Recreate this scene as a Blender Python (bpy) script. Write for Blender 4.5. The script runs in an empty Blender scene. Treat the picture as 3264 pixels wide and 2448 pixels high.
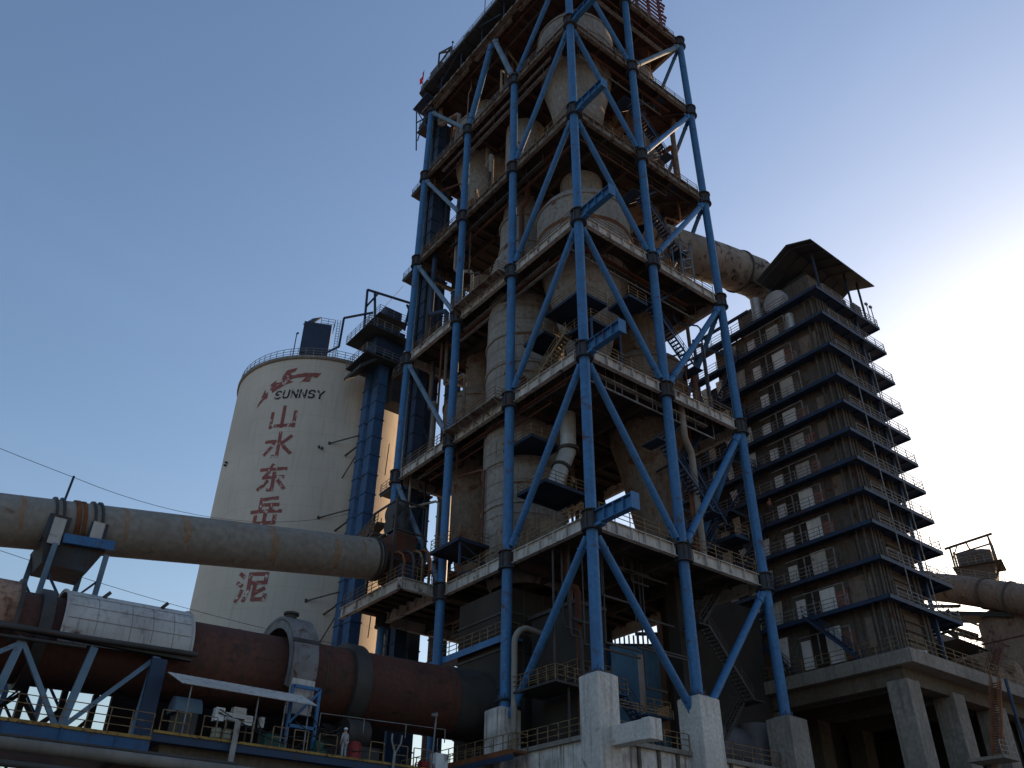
import bpy, bmesh, math, random
from mathutils import Vector, Matrix
random.seed(7)
R = math.radians
SC = bpy.context.scene
# ------------------------------------------------------------------ camera
cd = bpy.data.cameras.new("camera"); cam = bpy.data.objects.new("camera", cd)
SC.collection.objects.link(cam); SC.camera = cam
YAW, PITCH, ROLL = 0.6558, 0.5840, 0.0135
d = Vector((math.sin(YAW)*math.cos(PITCH), math.cos(YAW)*math.cos(PITCH), math.sin(PITCH)))
r0 = Vector((math.cos(YAW), -math.sin(YAW), 0)); u0 = r0.cross(d)
rr = r0*math.cos(ROLL)+u0*math.sin(ROLL); uu = u0*math.cos(ROLL)-r0*math.sin(ROLL)
m = Matrix((rr, uu, -d)).transposed().to_4x4(); m.translation = Vector((-40.949, -43.19, 0.0))
cam.matrix_world = m
cd.sensor_width = 36; cd.lens = 36*2720.23/3264; cd.clip_end = 4000; cd.clip_start = 0.1
# ------------------------------------------------------------------ world, sun, exposure
SUN_AZ, SUN_EL = R(79.0), R(15.0)      # azimuth measured from +Y towards +X
w = bpy.data.worlds.new("World"); SC.world = w; w.use_nodes = True
nt = w.node_tree; nt.nodes.clear()
sky = nt.nodes.new('ShaderNodeTexSky'); sky.sky_type = 'NISHITA'; sky.sun_disc = False
sky.sun_elevation = SUN_EL; sky.sun_rotation = SUN_AZ
sky.air_density = 1.5; sky.dust_density = 2.1; sky.ozone_density = 2.5; sky.altitude = 50
bg = nt.nodes.new('ShaderNodeBackground'); bg.inputs[1].default_value = 0.148
wo = nt.nodes.new('ShaderNodeOutputWorld')
tint = nt.nodes.new('ShaderNodeMix'); tint.data_type = 'RGBA'; tint.blend_type = 'MULTIPLY'; tint.inputs['Factor'].default_value = 1.0
_a = [k for k in tint.inputs if k.type == 'RGBA']; _a[1].default_value = (0.93, 0.955, 1.10, 1)   # cooler air, as the photograph's blue sky
wn = nt.nodes.new('ShaderNodeTexNoise'); wn.inputs['Scale'].default_value = 1.6; wn.inputs['Detail'].default_value = 3; wn.inputs['Distortion'].default_value = 0.8
wc = nt.nodes.new('ShaderNodeTexCoord'); wm = nt.nodes.new('ShaderNodeMapping'); wm.inputs['Scale'].default_value = (1, 1, 3.0); nt.links.new(wc.outputs['Generated'], wm.inputs['Vector']); nt.links.new(wm.outputs['Vector'], wn.inputs['Vector'])
wr = nt.nodes.new('ShaderNodeMapRange'); wr.inputs['To Min'].default_value = 0.93; wr.inputs['To Max'].default_value = 1.08; nt.links.new(wn.outputs['Fac'], wr.inputs['Value'])
wv = nt.nodes.new('ShaderNodeVectorMath'); wv.operation = 'SCALE'; nt.links.new(sky.outputs[0], wv.inputs[0]); nt.links.new(wr.outputs['Result'], wv.inputs['Scale'])   # faint uneven high haze
nt.links.new(wv.outputs['Vector'], _a[0]); nt.links.new([k for k in tint.outputs if k.type == 'RGBA'][0], bg.inputs[0]); nt.links.new(bg.outputs[0], wo.inputs[0])
sl = bpy.data.lights.new("sun", 'SUN'); so = bpy.data.objects.new("sun", sl); SC.collection.objects.link(so)
sl.energy = 5.0; sl.angle = R(0.6); sl.color = (1.0, 0.63, 0.34)
sd = Vector((math.sin(SUN_AZ)*math.cos(SUN_EL), math.cos(SUN_AZ)*math.cos(SUN_EL), math.sin(SUN_EL)))
so.rotation_euler = sd.to_track_quat('Z', 'Y').to_euler()
SC.view_settings.view_transform = 'Standard'; SC.view_settings.look = 'None'
SC.view_settings.exposure = 0.34; SC.view_settings.gamma = 1.0

# ------------------------------------------------------------------ materials
MATS = {}
def mat(name, col, col2=None, rust=0.0, rough=0.7, metal=0.0, scale=0.6, streak=0.0, bump=0.15, rustcol=(0.10, 0.035, 0.015), dirt=0.0):
    """painted / concrete surface with patchy colour, vertical streaks, rust blotches and dirt"""
    if name in MATS: return MATS[name]
    col2 = col2 or tuple(v*0.62 for v in col)
    m_ = bpy.data.materials.new(name); m_.use_nodes = True; t = m_.node_tree; N = t.nodes; L = t.links
    b = N['Principled BSDF']; tc = N.new('ShaderNodeTexCoord'); geo = N.new('ShaderNodeNewGeometry')
    def noise(sc, det=5, vec=None, dist=0.0):
        n = N.new('ShaderNodeTexNoise'); n.inputs['Scale'].default_value = sc; n.inputs['Detail'].default_value = det
        n.inputs['Distortion'].default_value = dist
        L.new(vec if vec else geo.outputs['Position'], n.inputs['Vector']); return n.outputs['Fac']
    def ramp(fac, a, b_):
        q = N.new('ShaderNodeMapRange'); q.inputs['From Min'].default_value = a; q.inputs['From Max'].default_value = b_
        L.new(fac, q.inputs['Value']); return q.outputs['Result']
    def mix(fac, c1, c2):
        q = N.new('ShaderNodeMix'); q.data_type = 'RGBA'
        L.new(fac, q.inputs['Factor'])
        for s, c in (('A', c1), ('B', c2)):
            i = [k for k in q.inputs if k.name == s and k.type == 'RGBA'][0]
            if isinstance(c, tuple): i.default_value = (*c, 1)
            else: L.new(c, i)
        return [k for k in q.outputs if k.type == 'RGBA'][0]
    c2 = col2 or tuple(v*0.62 for v in col)
    out = mix(ramp(noise(scale, 6), 0.35, 0.68), col, c2)
    fine = mix(ramp(noise(scale*9, 4), 0.3, 0.75), out, tuple(v*0.8 for v in c2)) if dirt else out
    out = fine
    if streak:
        mp = N.new('ShaderNodeMapping'); mp.inputs['Scale'].default_value = (1.6, 1.6, 0.10)
        L.new(geo.outputs['Position'], mp.inputs['Vector'])
        s = ramp(noise(2.2, 5, mp.outputs['Vector']), 0.52, 0.72)
        mm = N.new('ShaderNodeMath'); mm.operation = 'MULTIPLY'; mm.inputs[1].default_value = streak; L.new(s, mm.inputs[0])
        out = mix(mm.outputs[0], out, tuple(0.5*a+0.5*b__ for a, b__ in zip(tuple(v*0.35 for v in col), rustcol)))
    if rust:
        s = ramp(noise(scale*1.7+0.3, 8, None, 0.6), 0.66-0.30*rust, 0.80-0.26*rust)
        out = mix(s, out, mix(ramp(noise(3.5, 4), 0.3, 0.7), rustcol, tuple(v*0.45 for v in rustcol)))
    L.new(out, b.inputs['Base Color'])
    b.inputs['Roughness'].default_value = rough; b.inputs['Metallic'].default_value = metal
    b.inputs['Specular IOR Level'].default_value = 0.3
    if bump:
        bp = N.new('ShaderNodeBump'); bp.inputs['Strength'].default_value = bump; bp.inputs['Distance'].default_value = 0.06
        L.new(noise(5.0, 6), bp.inputs['Height']); L.new(bp.outputs[0], b.inputs['Normal'])
    MATS[name] = m_; return m_

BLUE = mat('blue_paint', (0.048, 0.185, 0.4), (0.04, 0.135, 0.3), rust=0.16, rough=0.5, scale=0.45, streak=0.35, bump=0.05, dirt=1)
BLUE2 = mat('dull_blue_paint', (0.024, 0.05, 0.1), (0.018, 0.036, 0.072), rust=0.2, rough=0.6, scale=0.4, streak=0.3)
BLUEEL = mat('worn_elevator_blue', (0.045, 0.13, 0.27), (0.035, 0.085, 0.18), rust=0.14, rough=0.6, scale=0.5, streak=0.6, dirt=1)
BLUEPALE = mat('dusty_blue_paint', (0.15, 0.22, 0.29), (0.09, 0.15, 0.22), rust=0.12, rough=0.7, scale=0.5, streak=0.3)
COLLAR = mat('dark_collar_steel', (0.045, 0.06, 0.08), (0.05, 0.042, 0.038), rust=0.4, rough=0.7, scale=0.8)
WHITEST = mat('white_girder_paint', (0.5, 0.48, 0.45), (0.35, 0.33, 0.295), rust=0.28, rough=0.7, scale=0.5, streak=0.85)
OLDGIRDSH = mat('shaded_old_girder_paint', (0.2, 0.18, 0.155), (0.13, 0.11, 0.095), rust=0.5, rough=0.8, scale=0.5, streak=0.9)  # rusty old paint, base also darkened for the shade on upper girder webs
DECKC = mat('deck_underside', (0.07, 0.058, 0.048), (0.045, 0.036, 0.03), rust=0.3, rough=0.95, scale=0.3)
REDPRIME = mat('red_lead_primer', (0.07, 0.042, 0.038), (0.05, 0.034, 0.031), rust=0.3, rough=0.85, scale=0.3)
BLUEDK = mat('darkest_blue_paint', (0.016, 0.032, 0.065), (0.014, 0.022, 0.04), rust=0.2, rough=0.7, scale=0.5)  # darkest of the blues, for inner platforms and boiler roof posts
BLUEMD = mat('worn_girder_blue', (0.03, 0.10, 0.22), (0.024, 0.07, 0.16), rust=0.2, rough=0.6, scale=0.5, streak=0.4)
PIPEG = mat('dusty_pipe_grey', (0.20, 0.185, 0.165), (0.13, 0.12, 0.105), rust=0.15, rough=0.8, scale=0.6, streak=0.3)
RAIL = mat('rusty_yellow_rail', (0.24, 0.17, 0.085), (0.13, 0.078, 0.045), rust=0.45, rough=0.7, scale=1.5)
RAILG = mat('grey_rail_paint', (0.24, 0.24, 0.24), (0.14, 0.135, 0.13), rust=0.3, rough=0.6, scale=1.5)
VESS = mat('dusty_vessel_steel', (0.32, 0.3, 0.275), (0.225, 0.21, 0.19), rust=0.16, rough=0.85, scale=0.28, streak=0.45, rustcol=(0.16, 0.06, 0.025), dirt=1)
VESSB = mat('brown_vessel_steel', (0.25, 0.205, 0.17), (0.175, 0.135, 0.11), rust=0.35, rough=0.85, scale=0.3, streak=0.6, rustcol=(0.16, 0.06, 0.025), dirt=1)
RUST = mat('rust_band', (0.20, 0.075, 0.03), (0.11, 0.04, 0.02), rough=0.9, scale=1.2)
RUSTD = mat('dark_rusty_steel', (0.13, 0.05, 0.03), (0.075, 0.04, 0.03), rust=0.3, rough=0.85, scale=0.8)
KILN = mat('kiln_shell_rust', (0.135, 0.05, 0.031), (0.08, 0.035, 0.026), rust=0.3, rough=0.75, scale=0.35, streak=0.35, rustcol=(0.05, 0.03, 0.025), dirt=1)
DARKST = mat('dark_greasy_steel', (0.06, 0.055, 0.052), (0.035, 0.033, 0.031), rust=0.2, rough=0.6, scale=0.6)
DUCT = mat('grey_duct_paint', (0.31, 0.285, 0.25), (0.24, 0.22, 0.19), rust=0.06, rough=0.75, scale=0.22, streak=0.25, rustcol=(0.22, 0.09, 0.03), dirt=1)
BURNT = mat('peeling_duct', (0.28, 0.235, 0.2), (0.19, 0.16, 0.14), rust=0.45, rough=0.85, scale=0.45, rustcol=(0.035, 0.025, 0.028))
COVER = mat('weathered_white_sheet', (0.5, 0.475, 0.45), (0.36, 0.34, 0.32), rust=0.10, rough=0.7, scale=0.35, streak=0.5)
CONC = mat('concrete', (0.3, 0.275, 0.245), (0.2, 0.182, 0.16), rough=0.95, scale=0.35, streak=0.5, dirt=1, bump=0.04)
CONCB = mat('brown_concrete', (0.14, 0.115, 0.09), (0.1, 0.08, 0.062), rough=0.95, scale=0.3, streak=0.5, dirt=1)
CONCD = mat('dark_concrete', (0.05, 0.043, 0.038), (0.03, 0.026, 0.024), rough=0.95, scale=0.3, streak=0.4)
WHITEC = mat('whitewashed_concrete', (0.68, 0.65, 0.61), (0.52, 0.49, 0.455), rust=0.04, rough=0.95, scale=0.5, streak=0.5, bump=0.02, dirt=1)
STAINW = mat('stained_white_wall', (0.7, 0.665, 0.62), (0.33, 0.3, 0.265), rust=0.12, rough=0.9, scale=0.8, streak=1.0)
SILO = mat('silo_wall', (0.55, 0.505, 0.435), (0.47, 0.43, 0.37), rough=0.95, scale=0.14, streak=0.22, bump=0.05, rustcol=(0.25, 0.19, 0.13))
SILOJ = mat('silo_joint', (0.42, 0.385, 0.325), (0.37, 0.335, 0.285), rough=0.95, scale=0.5)
CASING = mat('boiler_casing', (0.135, 0.12, 0.108), (0.092, 0.08, 0.07), rust=0.25, rough=0.9, scale=0.4, streak=0.7, dirt=1)
PALEP = mat('pale_panel', (0.74, 0.74, 0.75), (0.56, 0.56, 0.56), rust=0.06, rough=0.7, scale=0.6, streak=0.3)
REDP = mat('red_brown_panel', (0.24, 0.09, 0.07), (0.15, 0.08, 0.06), rust=0.3, rough=0.8, scale=0.8)
ROOFM = mat('dark_roof_sheet', (0.05, 0.055, 0.06), (0.033, 0.037, 0.041), rough=0.8, scale=0.5)
FLAGM = mat('red_cloth', (0.65, 0.03, 0.03), rough=0.9)
REDPT = mat('red_machine_paint', (0.26, 0.025, 0.025), (0.18, 0.02, 0.02), rough=0.5)
GREENP = mat('green_machine_paint', (0.03, 0.10, 0.07), (0.02, 0.06, 0.05), rough=0.5)
YELLOWP = mat('yellow_edge_paint', (0.34, 0.21, 0.05), (0.18, 0.1, 0.035), rust=0.45, rough=0.7, scale=1.5)
YELBOX = mat('yellow_box_paint', (0.75, 0.60, 0.08), rough=0.5)
WIRE = mat('wire_black', (0.03, 0.03, 0.03), rough=0.6, bump=0)
STEELL = mat('bright_sheet', (0.45, 0.45, 0.44), (0.33, 0.32, 0.30), rust=0.1, rough=0.5, metal=0.4, scale=0.8)
GROUND = mat('dusty_ground', (0.34, 0.285, 0.225), (0.27, 0.22, 0.175), rough=1.0, scale=0.08, dirt=1)
PINKW = mat('pinkish_wall', (0.55, 0.40, 0.37), (0.42, 0.30, 0.28), rough=0.9, scale=0.3, streak=0.3)
REDTRUSS = mat('red_brown_truss', (0.16, 0.04, 0.035), (0.10, 0.03, 0.03), rust=0.3, rough=0.8)
CLOTH = mat('grey_workwear', (0.36, 0.36, 0.38), (0.28, 0.28, 0.30), rough=0.95, scale=2.0)
CLOTHP = mat('pink_shirt', (0.50, 0.22, 0.22), rough=0.95)
CLOTHD = mat('dark_trousers', (0.08, 0.08, 0.10), rough=0.95)
SKIN = mat('skin', (0.42, 0.25, 0.17), rough=0.6, bump=0)
HELM = mat('white_helmet', (0.80, 0.80, 0.78), rough=0.3, bump=0)
# peeling letter paint: red/black paint flaked away to the wall behind
def flake(name, col):
    m_ = mat(name, col, tuple(v*0.8 for v in col), rough=0.9, bump=0); t = m_.node_tree; N = t.nodes; L = t.links
    b = N['Principled BSDF']; g = N.new('ShaderNodeNewGeometry'); n = N.new('ShaderNodeTexNoise'); n.inputs['Scale'].default_value = 1.7
    n.inputs['Detail'].default_value = 9; n.inputs['Roughness'].default_value = 0.65; L.new(g.outputs['Position'], n.inputs['Vector'])
    q = N.new('ShaderNodeMapRange'); q.inputs['From Min'].default_value = 0.565; q.inputs['From Max'].default_value = 0.615
    L.new(n.outputs['Fac'], q.inputs['Value'])
    src = b.inputs['Base Color'].links[0].from_socket
    x = N.new('ShaderNodeMix'); x.data_type = 'RGBA'; L.new(q.outputs[0], x.inputs['Factor'])
    A = [k for k in x.inputs if k.type == 'RGBA']; L.new(src, A[0]); A[1].default_value = (0.53, 0.485, 0.415, 1)
    L.new([k for k in x.outputs if k.type == 'RGBA'][0], b.inputs['Base Color']); return m_
LETRED = flake('flaking_red_paint', (0.27, 0.095, 0.085)); LETBLK = flake('flaking_black_paint', (0.025, 0.03, 0.033))

# ------------------------------------------------------------------ mesh builder
ORG = {}
def tag(o, label, cat, group=None, kind=None):
    if label: o['label'] = label
    if cat: o['category'] = cat
    if group: o['group'] = group
    if kind: o['kind'] = kind
    return o
def thing(name, label, cat, loc, group=None):
    o = bpy.data.objects.new(name, None); SC.collection.objects.link(o); o.location = loc
    o.empty_display_size = 0.5; ORG[o.name] = Vector(loc); return tag(o, label, cat, group)
class MB:
    def __init__(s): s.v = []; s.f = []; s.sm = []
    def _add(s, vs, fs, sm=False):
        n = len(s.v); s.v += [tuple(p) for p in vs]
        for f in fs: s.f.append([n+i for i in f]); s.sm.append(sm)
        return s
    def box(s, x0, x1, y0, y1, z0, z1):
        if x0 > x1: x0, x1 = x1, x0
        if y0 > y1: y0, y1 = y1, y0
        if z0 > z1: z0, z1 = z1, z0
        return s._add([(x, y, z) for z in (z0, z1) for y in (y0, y1) for x in (x0, x1)],
                      [(0, 2, 3, 1), (4, 5, 7, 6), (0, 1, 5, 4), (2, 6, 7, 3), (0, 4, 6, 2), (1, 3, 7, 5)])
    def beam(s, p, q, wd=0.1, ht=None, up=(0, 0, 1)):
        p = Vector(p); q = Vector(q); a = (q-p)
        if a.length < 1e-6: return s
        a.normalize(); ht = ht or wd; U = Vector(up)
        if abs(a.dot(U)) > 0.98: U = Vector((0, 1, 0))
        x = a.cross(U).normalized()*wd/2; y = x.cross(a).normalized()*ht/2
        c = [p-x-y, p+x-y, p+x+y, p-x+y, q-x-y, q+x-y, q+x+y, q-x+y]
        return s._add(c, [(0, 1, 2, 3), (7, 6, 5, 4), (0, 4, 5, 1), (1, 5, 6, 2), (2, 6, 7, 3), (3, 7, 4, 0)])
    def tube(s, p, q, r1, r2=None, n=16, cap=True):
        p = Vector(p); q = Vector(q); r2 = r1 if r2 is None else r2; a = (q-p).normalized()
        U = Vector((0, 0, 1)) if abs(a.z) < 0.95 else Vector((1, 0, 0))
        x = a.cross(U).normalized(); y = x.cross(a)
        vs = []
        for c, rad in ((p, r1), (q, r2)):
            for i in range(n): t = 2*math.pi*i/n; vs.append(c+(x*math.cos(t)+y*math.sin(t))*rad)
        s._add(vs, [(i, (i+1) % n, n+(i+1) % n, n+i) for i in range(n)], True)
        if cap: s._add(vs, [tuple(range(n-1, -1, -1)), tuple(range(n, 2*n))])
        return s
    def path(s, pts, rad, n=12):
        pts = [Vector(p) for p in pts]; rings = []; x = None
        for i, p in enumerate(pts):
            a = (pts[min(i+1, len(pts)-1)]-pts[max(i-1, 0)]).normalized()
            if x is None:
                U = Vector((0, 0, 1)) if abs(a.z) < 0.9 else Vector((1, 0, 0)); x = a.cross(U).normalized()
            x = (x-a*x.dot(a)).normalized(); y = a.cross(x)
            rings += [p+(x*math.cos(2*math.pi*k/n)+y*math.sin(2*math.pi*k/n))*rad for k in range(n)]
        fs = [(i*n+k, i*n+(k+1) % n, (i+1)*n+(k+1) % n, (i+1)*n+k) for i in range(len(pts)-1) for k in range(n)]
        s._add(rings, fs, True); s._add(rings[:n], [tuple(range(n-1, -1, -1))]); s._add(rings[-n:], [tuple(range(n))]); return s
    def lathe(s, cx, cy, prof, n=48, a0=0.0, a1=2*math.pi):
        full = abs(a1-a0-2*math.pi) < 1e-6; k = n if full else n+1; vs = []
        for rd, z in prof:
            for i in range(k): t = a0+(a1-a0)*i/n; vs.append((cx+rd*math.cos(t), cy+rd*math.sin(t), z))
        fs = []
        for j in range(len(prof)-1):
            for i in range(n):
                i2 = (i+1) % k if full else i+1
                fs.append((j*k+i, j*k+i2, (j+1)*k+i2, (j+1)*k+i))
        return s._add(vs, fs, True)
    def prism(s, poly, z0, z1):
        n = len(poly); vs = [(x, y, z0) for x, y in poly]+[(x, y, z1) for x, y in poly]
        return s._add(vs, [tuple(range(n-1, -1, -1)), tuple(range(n, 2*n))]+[(i, (i+1) % n, n+(i+1) % n, n+i) for i in range(n)])
    def hull(s, lo, hi):
        """two same-length loops of 3D points joined by side faces, capped"""
        n = len(lo); return s._add(list(lo)+list(hi), [tuple(range(n-1, -1, -1)), tuple(range(n, 2*n))]+[(i, (i+1) % n, n+(i+1) % n, n+i) for i in range(n)])
    def build(s, name, m_, parent=None, label=None, loc=None, bevel=0):
        me = bpy.data.meshes.new(name); o = bpy.data.objects.new(name, me)
        org = ORG[parent.name] if parent is not None else Vector(loc if loc else (sum((Vector(v) for v in s.v[:200]), Vector())/max(1, len(s.v[:200]))))
        me.from_pydata([tuple(Vector(v)-org) for v in s.v], [], s.f)
        me.polygons.foreach_set('use_smooth', s.sm); me.materials.append(m_)
        bm = bmesh.new(); bm.from_mesh(me); bmesh.ops.recalc_face_normals(bm, faces=bm.faces); bm.to_mesh(me); bm.free()
        SC.collection.objects.link(o)
        if parent is not None: o.parent = parent
        else: o.location = org
        ORG[o.name] = org.copy()
        if label: o['label'] = label
        if bevel:
            b = o.modifiers.new('bevel', 'BEVEL'); b.width = bevel; b.segments = 2; b.limit_method = 'ANGLE'
        return o
def railing(mb, pts, h=1.1, sp=2.0, t=0.055, closed=False, rails=(1.0, 0.66, 0.33)):
    pts = [Vector(p) for p in pts]
    if closed: pts.append(pts[0])
    for a, b in zip(pts, pts[1:]):
        L = (b-a).length; n = max(1, round(L/sp))
        for i in range(n+1):
            p = a+(b-a)*i/n; j = Vector((random.uniform(-.015, .015), random.uniform(-.015, .015), 0))
            mb.beam(p, p+Vector((0, 0, h))+j, t*1.15)
        for k in rails: mb.beam(a+Vector((0, 0, h*k)), b+Vector((0, 0, h*k)), t)
    return mb
def stairs(mb, p, q, wd=0.9, axis='y', rail=True, tread=0.27):
    """straight flight from p (foot) to q (head): stringers, treads, handrails"""
    p = Vector(p); q = Vector(q); h = (q-p); side = Vector((h.y, -h.x, 0)).normalized()*wd/2
    for sgn in (-1, 1):
        mb.beam(p+side*sgn, q+side*sgn, 0.07, 0.26)
        if rail:
            for k in (1.0, 0.55): mb.beam(p+side*sgn+Vector((0, 0, k)), q+side*sgn+Vector((0, 0, k)), 0.05)
            n = max(2, int(h.length/1.5))
            for i in range(n+1): c = p+h*i/n+side*sgn; mb.beam(c, c+Vector((0, 0, 1.0)), 0.05)
    n = max(3, int(abs(h.z)/tread)); hx = Vector((h.x, h.y, 0)).normalized()
    for i in range(1, n):
        c = p+h*i/n; mb.beam(c-side, c+side, 0.24, 0.04)
    return mb

# ------------------------------------------------------------------ ground
tag(MB()._add([(-1500, -1500, -1.6), (1500, -1500, -1.6), (1500, 1500, -1.6), (-1500, 1500, -1.6)], [(0, 1, 2, 3)]).build('ground', GROUND, loc=(0, 0, -1.6)), None, None, kind='structure')

# ------------------------------------------------------------------ preheater tower frame
Z = [103.6, 89.3, 73.7, 58.3, 42.6, 26.9, 15.6]
XD, XE, YB, YA, YL = 10.0, 20.43, 10.34, 20.17, 30.45
T = thing('preheater_tower', 'tall open steel tower of blue tube columns and braces carrying six decks', 'tower', (0, 0, 12.0))
cols = {'C': (0, 0), 'D': (XD, 0), 'E': (XE, 0), 'B': (0, YB), 'A': (0, YA), 'L': (0, YL),
        'F': (XE, YB), 'G': (XE, YA), 'H': (XE, YL), 'I': (XD, YL)}
for n_, (x, y) in cols.items():
    bpm = MB().box(x-.6, x+.6, y-.6, y+.6, 15.62, 15.72)
    for i in range(8): t = i*math.pi/4+.39; bpm.tube((x+.54*math.cos(t), y+.54*math.sin(t), 15.7), (x+.54*math.cos(t), y+.54*math.sin(t), 15.9), .04, n=6)
    for i in range(4): t = i*math.pi/2+.78; bpm.beam((x+.42*math.cos(t), y+.42*math.sin(t), 15.9), (x+.6*math.cos(t), y+.6*math.sin(t), 15.9), .04, .4)
    bpm.build('base_plate', COLLAR, T)
    ztop = 110.0 if n_ in 'C' else (Z[1]+0.6 if n_ in 'AB' else Z[0]+0.3)
    cm = MB().tube((x, y, 12.5), (x, y, ztop), 0.44, n=28); zz = 18.5
    while zz < ztop-1: cm.tube((x, y, zz), (x, y, zz+.05), 0.452, n=28, cap=False); zz += 5.3
    c = cm.build('column', BLUE, T)
    for k in range(6):
        if Z[k] > ztop+1: continue
        mb = MB()
        mb.tube((x, y, Z[k]-0.72), (x, y, Z[k]+0.66), 0.56, n=24)
        for zz in (-0.80, 0.66): mb.tube((x, y, Z[k]+zz), (x, y, Z[k]+zz+0.08), 0.78, n=28)
        for a in range(8):
            t = a*math.pi/4+0.2; mb.beam((x+0.5*math.cos(t), y+0.5*math.sin(t), Z[k]), (x+0.72*math.cos(t), y+0.72*math.sin(t), Z[k]), 0.05, 1.4)
        mb.build('collar', COLLAR, c)
def brace(p, q, rad=0.30, m_=BLUE):
    p = Vector(p); q = Vector(q); a = (q-p).normalized(); mb = MB().tube(p+a*0.3, q-a*0.3, rad, n=20)
    for e, sg in ((p, 1), (q, -1)): mb.beam(e+a*0.2*sg, e+a*1.5*sg, 0.05, rad*3.0, up=(1, 0, 0) if abs(a.x) > .05 and abs(a.y) < .05 else (0, 1, 0)) if False else mb.tube(e+a*1.35*sg, e+a*1.42*sg, rad*1.22, n=20)
    nrm = (1, 0, 0) if abs(a.x) < .01 else (0, 1, 0)
    for e, sg in ((p, 1), (q, -1)): mb.beam(e+a*0.45*sg, e+a*1.15*sg, rad*3.0, 0.05, up=nrm)
    mb.build('brace', m_, T)
for k in range(6):
    zt = Z[k]-0.9; zb = Z[k+1]+0.9
    if k == 5: zb = 14.2
    brace((0, 0.35, zt), (0, YB-0.45, zb)); brace((0.35, 0, zt), (XD-0.45, 0, zb))
    brace((XE-0.35, 0, zt), (XD+0.45, 0, zb), 0.31, BLUEPALE if k < 1 else BLUE)
    if k < 5:
        if k != 0: brace((0, YL-0.35, zt), (0, YA+0.45, zb), 0.27, BLUEPALE)
        brace((XE, 0.35, zt), (XE, YB-0.45, zb), 0.26)
        brace((XD+0.35, YL, zt), (XE-0.45, YL, zb), 0.26); brace((XE, YL-0.35, zt), (XE, YA+0.45, zb), 0.26)
brace((0, YL-0.35, Z[0]-0.9), (0, YA+0.45, Z[1]+0.9), 0.27, BLUEPALE)
ym = (YA+YB)/2
brace((0, ym+0.3, Z[0]-0.7), (0, YA-0.1, Z[1]+0.6), 0.42); brace((0, ym-0.3, Z[0]-0.7), (0, YB+0.1, Z[1]+0.6), 0.36, BLUEPALE)
# corner bracket beams sticking out past the front column
for k in range(1, 6):
    z = Z[k]; mb = MB(); y0, y1 = -0.5, -4.6
    mb.box(-0.03, 0.03, y1, y0, z-0.5, z+0.5); mb.box(-0.3, 0.3, y1, y0, z+0.5, z+0.56); mb.box(-0.3, 0.3, y1, y0, z-0.56, z-0.5)
    for yy in (-1.6, -2.6, -3.6): mb.box(-0.28, 0.28, yy-0.03, yy+0.03, z-0.5, z+0.5)
    mb.box(-0.42, 0.42, y1-0.06, y1, z-0.7, z+0.62)
    mb.prism([(-0.3, -0.5), (0.3, -0.5), (0.3, -1.3), (-0.3, -1.3)], z-0.72, z-0.56)
    mb.build('bracket_beam', BLUE, T)
# decks
def girder(mb, p, q, dep=1.0, sp=1.6, nx=(0, 0)):
    """plate girder with stiffeners between two column centres; nx = outward direction"""
    p = Vector(p); q = Vector(q); a = (q-p).normalized(); p = p+a*0.86; q = q-a*0.86; o = Vector((nx[0], nx[1], 0))
    mb.beam(p, q, 0.05, dep)
    t = p+Vector((0, 0, dep/2)); mb.beam(t, q+Vector((0, 0, dep/2)), 0.44, 0.06); mb.beam(p-Vector((0, 0, dep/2)), q-Vector((0, 0, dep/2)), 0.44, 0.06)
    n = int((q-p).length/sp)
    for i in range(n+1):
        c = p+(q-p)*(i+0.5*random.random()*0.3)/max(1, n+0.3); c2 = c+o*0.13
        mb.beam(c2-Vector((0, 0, dep/2-0.02)), c2+Vector((0, 0, dep/2-0.02)), 0.05 if abs(a.x) > .5 else 0.24, 0.24 if abs(a.x) > .5 else 0.05)
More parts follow.
